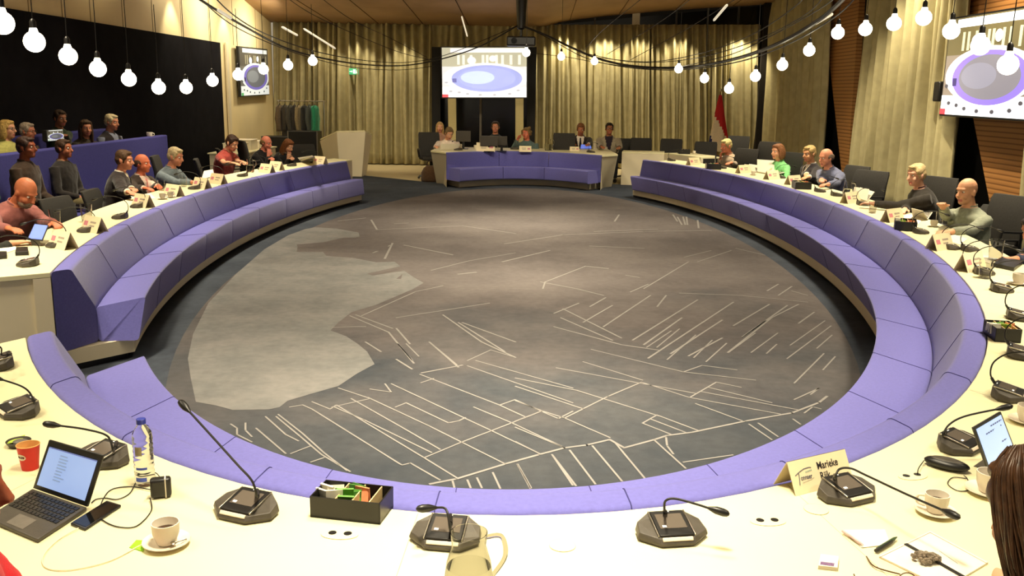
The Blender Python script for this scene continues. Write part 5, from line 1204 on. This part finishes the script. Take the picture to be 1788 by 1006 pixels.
for a_, b_ in (((1535, 974), (1624, 930)), ((1624, 930), (1725, 985)), ((1535, 974), (1650, 1030))): m.tube([nb(a_, .0065), nb(b_, .0065)], .0008, 4)
m.build('cover_edge', mat('tan_edge', (150, 120, 70), .6), ob)
m = MB(); m.tube([nb((1640, 962), .0066), nb((1672, 984), .0066)], .0006, 4); m.build('pencil_note', mat('grey_ink', (150, 146, 136), .6, var=0), ob)
p = PZ(1616, 984, TZ); m = MB(); rnd = random.Random(5)
for k in range(60): 
    a = rnd.uniform(0, 2 * PI); r0 = rnd.uniform(0, 1) ** .5; m.ell((.036 * r0 * math.cos(a), .026 * r0 * math.sin(a), .01 + .012 * (1 - r0) + rnd.uniform(-.002, .003)), (.0065, .0065, .0055), None, 6)
tag(m.build('bead_bracelet', mat('grey_stone_beads', (120, 108, 92), .5, var=.5, scale=90), loc=(p.x, p.y, TZ + .008)), 'grey beaded bracelet heaped on the open notebook', 'bracelet')
t = thing('spectacles', 'thin brown spectacles folded on the table by the notebook', 'glasses', PZ(1545, 988, TZ)); o_ = t.location
for nm, L in (('temple_arm', [(1513, 972, .004), (1528, 990, .006), (1572, 1003, .006)]), ('temple_arm', [(1491, 1003, .004), (1500, 1018, .006), (1530, 1030, .006)])):
    m = MB(); m.tube(bez([PZ(x, y, TZ + h) - V(o_) for x, y, h in L], 5), .002, 6); m.build(nm, mat('brown_horn', (84, 58, 30), .35), t)
for dx in (0, 1):
    m = MB(); c = PZ(1584 - dx * 38, 1012 + dx * 16, TZ + .02) - V(o_); m.tube([c + V((.022 * math.cos(a), .004 * math.sin(a), .017 * math.sin(a))) for a in [2 * PI * i / 18 for i in range(19)]], .0018, 6); m.build('lens_rim', mat('brown_horn', (84, 58, 30), .35), t)
# small name card lying near the bottom edge
slab('name_card', 'small white name card with purple print near bottom edge', 'name card', ((1428, 994), (1462, 998), (1464, 978), (1432, 974)), .012, PAPER, 0, .001)[0]['group'] = 'folded name cards'
ob, v, o = slab('name_card_print', None, None, ((1432, 986), (1456, 989), (1457, 984), (1433, 981)), .0008, mat('purple_ink', (110, 84, 120), .6, var=.3, scale=200), .0122, 0); bpy.data.objects['name_card_print'].parent = None
tgt = [x for x in bpy.data.objects if x.get('label', '').startswith('small white name card')][0]; ob.name = 'printed_line'; ob.location = V(ob.location) - V(tgt.location); ob.parent = tgt
# loose paper on left and right tables
for i, (q, l) in enumerate(((((352, 313), (374, 308), (372, 296), (356, 299)), 'white sheet held by the blue-grey shirt man'), (((0, 446), (30, 436), (24, 426), (-10, 434)), 'white paper at the left edge under a hand'), (((1572, 384), (1604, 392), (1612, 381), (1584, 374)), 'white paper stack before the black organiser on right table'), (((1690, 450), (1730, 462), (1738, 452), (1700, 442)), 'white paper on right table among the cards'), (((236, 352), (272, 347), (262, 338), (228, 343)), 'white paper before the dark suit man on left table'), (((1640, 416), (1676, 428), (1690, 418), (1656, 407)), 'white paper on right table beyond the name cards'))):
    slab('paper_sheet', l, 'paper', q, .004, PAPER, .0, 0)
slab('telephone_case', 'flat black case on the left table near its end', 'case', ((27, 447), (50, 446), (49, 437), (29, 438)), .03, BLACK)
slab('wallet', 'dark wallet at the left frame edge on the left table', 'wallet', ((-12, 454), (12, 452), (12, 444), (-10, 445)), .025, BLACK)
slab('folder', 'black folder on the right table under the outstretched arm', 'folder', ((1734, 466), (1770, 474), (1786, 462), (1750, 454)), .03, BLACK)
# ------------------------------------------------------------ public tiers on the left
def tier():
    for nm, x0, x1, y0, y1, h in (('floor_tier_1', -6.88, -5.92, 8.5, 15.3, .32),):
        m = MB(); m.box(((x0 + x1) / 2, (y0 + y1) / 2, h / 2), (x1 - x0, y1 - y0, h)); struct(m.build(nm, mat('dark_tier_carpet', (48, 48, 56), .95, var=.1), smooth=0))
    t = thing('tiered_bench', 'blue bench row with high front ledge before the black wall', 'bench', (-5.85, 12.2, 0))
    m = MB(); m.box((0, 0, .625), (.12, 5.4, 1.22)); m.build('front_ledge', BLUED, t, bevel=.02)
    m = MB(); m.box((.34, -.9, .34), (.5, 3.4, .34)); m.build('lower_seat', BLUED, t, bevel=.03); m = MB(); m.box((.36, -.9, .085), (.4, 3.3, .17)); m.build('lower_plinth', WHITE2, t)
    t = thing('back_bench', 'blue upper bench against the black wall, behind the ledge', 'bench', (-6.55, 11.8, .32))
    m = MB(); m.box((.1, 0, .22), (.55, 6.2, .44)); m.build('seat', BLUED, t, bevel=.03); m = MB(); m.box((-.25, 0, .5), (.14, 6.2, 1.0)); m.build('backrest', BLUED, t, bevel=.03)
tier()
for i, (x, y, l) in enumerate(((262, 249, 'white cup on the blue ledge end'), )):
    p = PX(x, y, -5.86); place(PC, True, (p.x, p.y, 1.2205), 0, l, 'white coffee cups', 1.3)
# grey laptop showing the room, on the upper tier
a = [PX(x, y, -6.1) for x, y in ((83, 228), (110, 226), (81, 246), (110, 244))]
t = screen('pale laptop screen held up among the public on the left', a, COLD, 'pub', .8)
# ------------------------------------------------------------ chairs
FX = -PI / 2
chair('empty black chair on the left between blue-grey and red shirts', 348, 298, 14.3, FX + .3); chair('black chair behind the red shirt man on left', 386, 279, 16.0, FX + .4); chair('black chair between red shirt man and man in black', 424, 268, 15.8, FX + .6)
chair('dark chair behind the dark suit man on left', 166, 356, 10.6, FX + .1, 1.05); chair('dark chair beside the bald man in pink', 106, 372, 9.7, FX - .1, 1.1); chair('grey-brown chair behind the blue-grey shirt man', 276, 298, 12.95, FX + .2); chair('dark chair behind the long-haired woman in black', 530, 268, 18.6, PI + .6)
chair('dark chair with blonde woman at far left of cabinet', 749, 247, 21.6, PI + .3); chair('empty black chair behind the far cabinet right side', 985, 250, 21.0, PI, 1.0)
for i, (x, y, l) in enumerate(((1095, 256, 'empty black chair right of the pale jacket man'), (1119, 256, 'empty black chair second right of the pale jacket man'), (1172, 258, 'empty black chair behind the side desk middle'), (1232, 263, 'empty black chair left of the flag'),)): chair(l, x, y, 22.4 - i * .5, PI - .1 * i)
chair('black chair behind the man hiding his face', 1288, 258, 19.2, PI - .7); chair('black chair left of the mint blouse woman, nearer one', 1303, 279, 17.6, PI - .8); chair('black chair left of the mint blouse woman, farther one', 1342, 270, 17.4, PI - .9); chair('black chair behind the mint blouse woman', 1380, 288, 16.0, PI - .9)
chair('empty black chair right of the bald blue shirt man', 1516, 322, 13.4, PI - 1.0, 1.15); chair('empty black chair second right of the bald blue shirt man', 1494, 312, 14.3, PI - 1.1); chair('black chair behind the man in black sweater', 1632, 340, 11.3, PI - 1.1, 1.1); chair('black chair behind the grey-green shirt man', 1740, 390, 10.0, PI - 1.2, 1.2); chair('dark chair edge beyond the grey-green shirt man', 1760, 374, 9.9, PI - 1.2)
# ------------------------------------------------------------ people
sk1, sk2, sk3, sk4 = (216, 158, 124), (196, 130, 100), (150, 98, 70), (226, 176, 146)
def T(x, y, z=.77): return PZ(x, y, z)
# left table
person('bald bearded man in dusty pink shirt leaning over a tablet', (44, 336), 8.3, FX - .25, 1.12, .5, .45, -.1, (T(100, 392), T(40, 416)), (156, 96, 90), (40, 40, 46), (198, 118, 82), None, beard=(150, 132, 110), voxel=.0065, collar=(176, 116, 112), wide=1.12)
person('person at left frame edge, only a resting hand showing', (-70, 372), 6.9, FX, 1.1, .25, .2, 0, (None, T(22, 424)), (44, 44, 40), (40, 40, 46), sk1, 'short', (60, 46, 34))
person('brown-haired man in dark suit and open white collar facing away', (217, 280), 10.9, FX + .35, 1.0, .2, .05, -.35, (T(250, 345), T(240, 352)), (228, 216, 190), (34, 32, 34), sk2, 'short', (70, 48, 28), jacket=(42, 36, 36), collar=(236, 228, 206))
person('ruddy man in dark suit with pink tie on the left', (249, 286), 11.7, FX - .3, 1.0, .16, .0, .1, (T(290, 332), T(285, 338)), (220, 196, 180), (34, 32, 34), (200, 110, 78), 'sides', (66, 44, 30), jacket=(58, 48, 42), tie=(214, 140, 132))
person('grey-haired man in blue-grey shirt reaching out on left table', (306, 274), 12.4, FX - .15, 1.05, .25, .15, .0, (T(350, 312), T(345, 320)), (112, 124, 132), (46, 48, 56), sk2, 'short', (176, 158, 120), wide=1.1)
person('dark-haired young man in red t-shirt bent over the left table', (405, 250), 15.3, FX - .25, 1.1, .3, .35, -.15, (T(436, 290), T(432, 295)), (162, 70, 62), (40, 40, 48), sk1, 'short', (50, 32, 22), short=True, beard=None)
person('man in black resting face on hand beside the long-haired woman', (465, 250), 16.6, FX - .3, 1.05, .4, .1, -.1, (T(486, 284), 'chin'), (34, 32, 34), (30, 30, 34), (214, 130, 106), 'sides', (120, 92, 56))
person('woman with long brown hair in black, head down, left table', (503, 255), 17.4, FX - .4, 1.05, .4, .35, -.1, (T(520, 280), 'chin'), (36, 34, 36), (30, 30, 34), sk1, 'long', (116, 68, 34))
# public
G_ = None
person('blond person with glasses in pale yellow shirt, public tier', (13, 226), 11.3, FX - .05, .95, .05, 0, 0, ('lap', 'lap'), (196, 190, 110), (50, 50, 60), sk1, 'bob', (196, 160, 90), glasses=True, hipmin=.5)
person('grey-haired person with glasses in brown jacket, upper tier', (48, 230), 11.8, FX - .05, .95, .05, .05, 0, ('lap', 'lap'), (90, 66, 50), (50, 44, 40), (204, 130, 100), 'short', (176, 160, 140), glasses=True, jacket=(84, 62, 44), hipmin=.5)
person('dark-skinned person in dark brown sweater, lower tier', (46, 258), 10.05, FX, 1.0, .05, 0, 0, ('lap', 'lap'), (52, 38, 28), (40, 34, 28), (120, 62, 40), 'short', (50, 30, 22), hipmin=.45)
person('man in black with pale collar, khaki trousers, lower tier', (112, 260), 11.0, FX - .1, .95, .02, 0, 0, ('lap', 'lap'), (40, 36, 34), (98, 88, 58), (150, 88, 60), 'short', (60, 40, 26), collar=(150, 120, 90), hipmin=.45)
person('dark-haired person in dark green top turned right, upper tier', (105, 207), 12.75, FX - .3, .95, .1, .1, -.2, (PX(112, 238, -6.14), PX(82, 240, -6.14)), (44, 56, 38), (40, 40, 40), sk3, 'short', (54, 40, 28), hipmin=.6)
person('long-haired woman in dark brown top leaning forward, upper tier', (150, 224), 13.4, FX - .3, 1.0, .25, 0, -.5, ('lap', 'lap'), (62, 54, 44), (36, 34, 36), sk2, 'long', (74, 56, 40), hipmin=.5)
person('grey-haired man in blue shirt and dark waistcoat, upper tier', (195, 214), 14.2, FX - .25, 1.05, .05, .1, .1, ('lap', 'lap'), (130, 134, 150), (44, 44, 46), sk2, 'short', (206, 190, 150), vest=(44, 38, 38), hipmin=.5)
person('person in green top cut off by the left frame edge', (-28, 285), 9.5, FX + .1, 1.0, .1, 0, 0, ('lap', 'lap'), (62, 130, 84), (44, 44, 46), sk2, 'short', (60, 44, 30), hipmin=.4, short=True)
# far group
person('blonde woman behind the white shirt man at far left', (768, 222), 22.2, PI + .15, 1.0, .05, .1, 0, None, (170, 130, 110), (40, 40, 44), sk1, 'long', (196, 160, 104), hipmin=.3)
person('man in white shirt bent over cream laptop, far cabinet', (784, 233), 21.3, PI + .1, 1.15, .3, .35, .3, (T(796, 258), T(758, 258)), (232, 216, 200), (40, 40, 44), sk1, 'short', (120, 98, 66))
person('man in black facing the camera behind the dark monitors', (865, 222), 22.0, PI, 1.15, .05, 0, 0, None, (40, 42, 40), (36, 36, 38), sk2, 'short', (66, 54, 40), glasses=False)
person('woman with short curly hair, hand raised, patterned top', (919, 233), 21.2, PI - .1, 1.1, .15, 0, -.35, (None, PY(904, 243, 20.85)), (88, 106, 104), (40, 40, 44), (206, 116, 90), 'curly', (120, 96, 60), vest=None)
person('man in dark suit with dark tie and white shirt, far desk', (1014, 226), 22.0, PI, 1.15, .2, .25, 0, (T(1026, 262), T(1006, 262)), (236, 222, 204), (34, 32, 36), (170, 104, 70), 'short', (120, 78, 46), jacket=(42, 36, 36), tie=(40, 34, 40))
person('dark-haired man in pale grey jacket and dark shirt, far desk', (1064, 225), 21.6, PI - .05, 1.15, .05, 0, .05, (T(1082, 262), T(1052, 262)), (46, 38, 48), (40, 40, 44), (168, 106, 72), 'short', (40, 32, 26), glasses=True, jacket=(158, 146, 122))
# right side (facing -X, slightly towards the camera)
FL = PI / 2
person('grey-haired man in beige patterned shirt covering face with hand', (1268, 257), 18.2, FL + .35, 1.15, .2, .15, .1, (T(1258, 292), 'chin'), (156, 138, 116), (40, 40, 44), (212, 130, 96), 'short', (186, 170, 116), wide=1.1)
person('brown-haired woman in mint green blouse at white laptop', (1358, 265), 15.9, FL + .35, 1.1, .1, .05, .1, (T(1352, 300), T(1345, 306)), (130, 206, 130), (50, 50, 60), sk1, 'bob', (128, 84, 52))
person('fair-haired man in dark suit with white shirt and tie', (1413, 269), 14.8, FL + .15, 1.1, .12, .1, .35, (T(1398, 318), T(1412, 322)), (226, 214, 200), (34, 32, 36), (206, 148, 108), 'short', (170, 142, 92), jacket=(40, 36, 38), tie=(60, 62, 50))
person('bald man in blue shirt leaning in with mouth open', (1442, 276), 13.6, FL + .35, 1.1, .4, .05, .1, (T(1432, 330), T(1440, 340)), (96, 100, 124), (44, 44, 54), (206, 140, 110), 'sides', (110, 92, 76), wide=1.12)
person('man in black sweater reaching left over the right table', (1600, 306), 10.6, FL - .1, 1.08, .3, .05, .45, (T(1518, 356, .8), T(1578, 368)), (44, 40, 36), (44, 44, 40), (222, 166, 138), 'short', (196, 172, 126), voxel=.0075, wide=1.15, collar=(60, 30, 30))
person('bald man in grey-green shirt with raised loose fist, right table', (1688, 335), 9.25, FL + .2, 1.1, .12, .1, .2, (T(1660, 405), PY(1640, 356, 8.9)), (136, 140, 122), (52, 54, 62), (216, 160, 124), None, voxel=.0065, wide=1.15)
person('person at the right frame edge resting forearms on the table', (1806, 400), 7.7, FL + .1, 1.05, .45, .3, .2, (T(1752, 452), T(1762, 464)), (50, 54, 72), (44, 44, 50), (206, 140, 108), 'short', (44, 38, 40), voxel=.0075)
# near corners
KNIT = mat('cloth_speckled_knit', (110, 100, 84), .9, var=.85, scale=130, bump=.5, bscale=300, spec=.1)
r_, W_, H_, c_ = person('brown-haired woman in speckled knit at the bottom right corner', V((1.062, 1.74, 1.175)), 0, .25, 1.05, .2, .35, .1, (T(1770, 985), T(1850, 960)), (112, 101, 85), (50, 46, 46), sk1, 'short', (62, 40, 24), voxel=.0065)
for c in list(r_.children) + [g for c in r_.children for g in c.children]:
    if c.name.startswith(('shirt', 'collar')): c.data.materials[0] = KNIT
rnd = random.Random(4); HS = mat('dark_brown_hair', (66, 42, 24), .4, var=.5, scale=40, spec=.4)
m = MB()
for k in range(620):
    a = rnd.uniform(0, 2 * PI); rr = rnd.uniform(.9, 1.06)
    if math.sin(a) > .5: continue
    L_ = rnd.uniform(.1, .27); w_ = rnd.uniform(-.12, .12)
    P0 = V((rnd.uniform(-.012, .012) + .03 * math.cos(a), .04 * math.sin(a) - .015, .138)); P1 = V((.074 * rr * math.cos(a), .085 * rr * math.sin(a) - .02, .1)); P2 = V((.092 * rr * math.cos(a), .103 * rr * math.sin(a) - .02, .02))
    P3 = V((.1 * rr * math.cos(a + w_), .106 * rr * math.sin(a + w_) - .02, -.08)); P4 = V((.088 * rr * math.cos(a + w_ * 1.6) + rnd.uniform(-.02, .02), .095 * rr * math.sin(a + w_) - .02, -.08 - L_ * .6))
    P5 = P4 + V((rnd.uniform(-.035, .03), rnd.uniform(-.01, .03), -L_ * .4))
    pts = bez([P0, P1, P2, P3, P4, P5], 4); r0 = rnd.uniform(.0025, .005); n_ = len(pts)
    m.tube([W_(H_(p)) - V((r_.location.x, r_.location.y, 0)) for p in pts], [r0 * min(1, 1.25 - i / n_) for i in range(n_ - 1)] + [.0004], 5)
hr = [c for c in r_.children if c.name.startswith('hair')][0]; hr.data.materials[0] = HS
m.build('hair_strands', HS, hr, smooth=80)
person('person in red top leaning in at the bottom left corner, face in profile', V((-1.219, 1.82, 1.15)), 0, FX + .25, 1.0, .1, .1, 0, (V((-.98, 1.9, .8)), V((-.93, 1.55, .8))), (196, 34, 44), (40, 40, 46), (146, 78, 54), 'short', (40, 30, 26), voxel=.0065)
pr = [o for o in bpy.data.objects if str(o.get('label', '')).startswith('person at the right frame edge')][0]; q = pr.location; place(CH, True, (q.x + .02, q.y, 0), FL + .1, 'black chair under the person at the right frame edge', 'black conference chairs', .8)
finish_people()
# ------------------------------------------------------------ lamps, and fill added to brighten dark areas
WARM = (1, .87, .62)
def area(x, y, z, p, size=.6, rot=(0, 0, 0), col=WARM, sp=1.5):
    l = bpy.data.lights.new('ceiling_fill_lamp', 'AREA'); l.energy = p; l.size = size; l.color = col; l.shape = 'DISK'; l.spread = sp
    o = bpy.data.objects.new('ceiling_fill_lamp', l); COL.objects.link(o); o.location = (x, y, z); o.rotation_euler = rot; return o
def spot(x, y, z, tx, ty, tz, p, ang=50, blend=.6, col=WARM):
    l = bpy.data.lights.new('wash_fill_spot', 'SPOT'); l.energy = p; l.spot_size = math.radians(ang); l.spot_blend = blend; l.color = col; l.shadow_soft_size = .05
    o = bpy.data.objects.new('wash_fill_spot', l); COL.objects.link(o); o.location = (x, y, z); o.rotation_euler = (V((tx, ty, tz)) - V((x, y, z))).to_track_quat('-Z', 'Y').to_euler(); return o
for y, p in ((2.2, 70), (4, 58), (6, 95), (10, 85), (14, 80), (18, 90), (21.5, 80)):
    for x in (-4.2, 0, 4.2): area(x, y, 4.9, p * (1.15 if x else (1.4 if y > 4 else .85)), .7, sp=(1.5 if y > 5 else 1.9) if x else 1.15)  # unseen overhead lamps; a near row was added to brighten the table corners
for px_, p in ((985, 60), (1060, 60), (1120, 40), (1190, 40), (1300, 80)):
    a = F(px_, 46, -.45); spot(a.x, a.y, a.z - .02, a.x, a.y + .4, 1.4, p * 3, 95)
for px_, p in ((620, 60), (700, 60), (560, 40)):
    a = F(px_, 42, -.6); spot(a.x, a.y, 3.7, a.x, a.y + .4, .8, p * 2, 80)
for y in (PX(300, 60, WL).y, PX(391, 60, WL).y, PX(441, 70, WL).y):
    spot(WL + .35, y, 4.0, WL + .05, y, 1.5, 120, 70)
for x in (-2.6, 0, 2.6): spot(x, 15.5, 4.6, x * .7, 20.6, .9, 330, 60)  # unseen spots added to brighten the far cabinet front
spot(-1.8, 15.5, 4.6, -3.9, 21.6, .8, 330, 40); spot(-2.0, 11, 4.7, -4.2, 16.5, .9, 260, 60); spot(2.0, 10, 4.7, 4.3, 15.5, .9, 260, 60)  # unseen spots added to brighten the lectern and far side tables
for x in (-5.2, 5.2): spot(x * .6, 13, 4.8, x, 21, .9, 260, 45)  # added fill aimed forward at both far sides, no fixture there
for y in (20, 23): area(WL + 1.3, y, 4.0 if y < 22 else 3.6, 45, .4, (0, math.radians(62), 0), sp=2.6)  # invisible wash added to lift the far part of the left wall
for y in (9.5, 12.5, 15.5): spot(XR - 1.5, y, 4.6, XR + .1, y, 1.5, 640, 90)  # fill spots added to brighten the right curtains and timber fins
for y in (12, 15, 18): area(WL + 1.2, y, 4.6, 22, .4, (0, math.radians(100), 0), sp=2.2)  # further added wash, brightens the upper left wall
for y in (9.5, 11.5, 13.5): spot(-4.6, y, 4.8, -5.9, y, 1.2, 70, 70)  # unseen fill spots added over the public seats
w = bpy.data.worlds.new('world'); SC.world = w; w.use_nodes = True; w.node_tree.nodes['Background'].inputs['Color'].default_value = (1, .85, .6, 1); w.node_tree.nodes['Background'].inputs['Strength'].default_value = .36
SC.view_settings.view_transform = 'Standard'; SC.view_settings.look = 'None'; SC.view_settings.exposure = 0; SC.view_settings.gamma = 1
SC.view_settings.use_curve_mapping = False
SC.cycles.use_denoising = True; SC.cycles.sample_clamp_indirect = 4; SC.cycles.max_bounces = 8
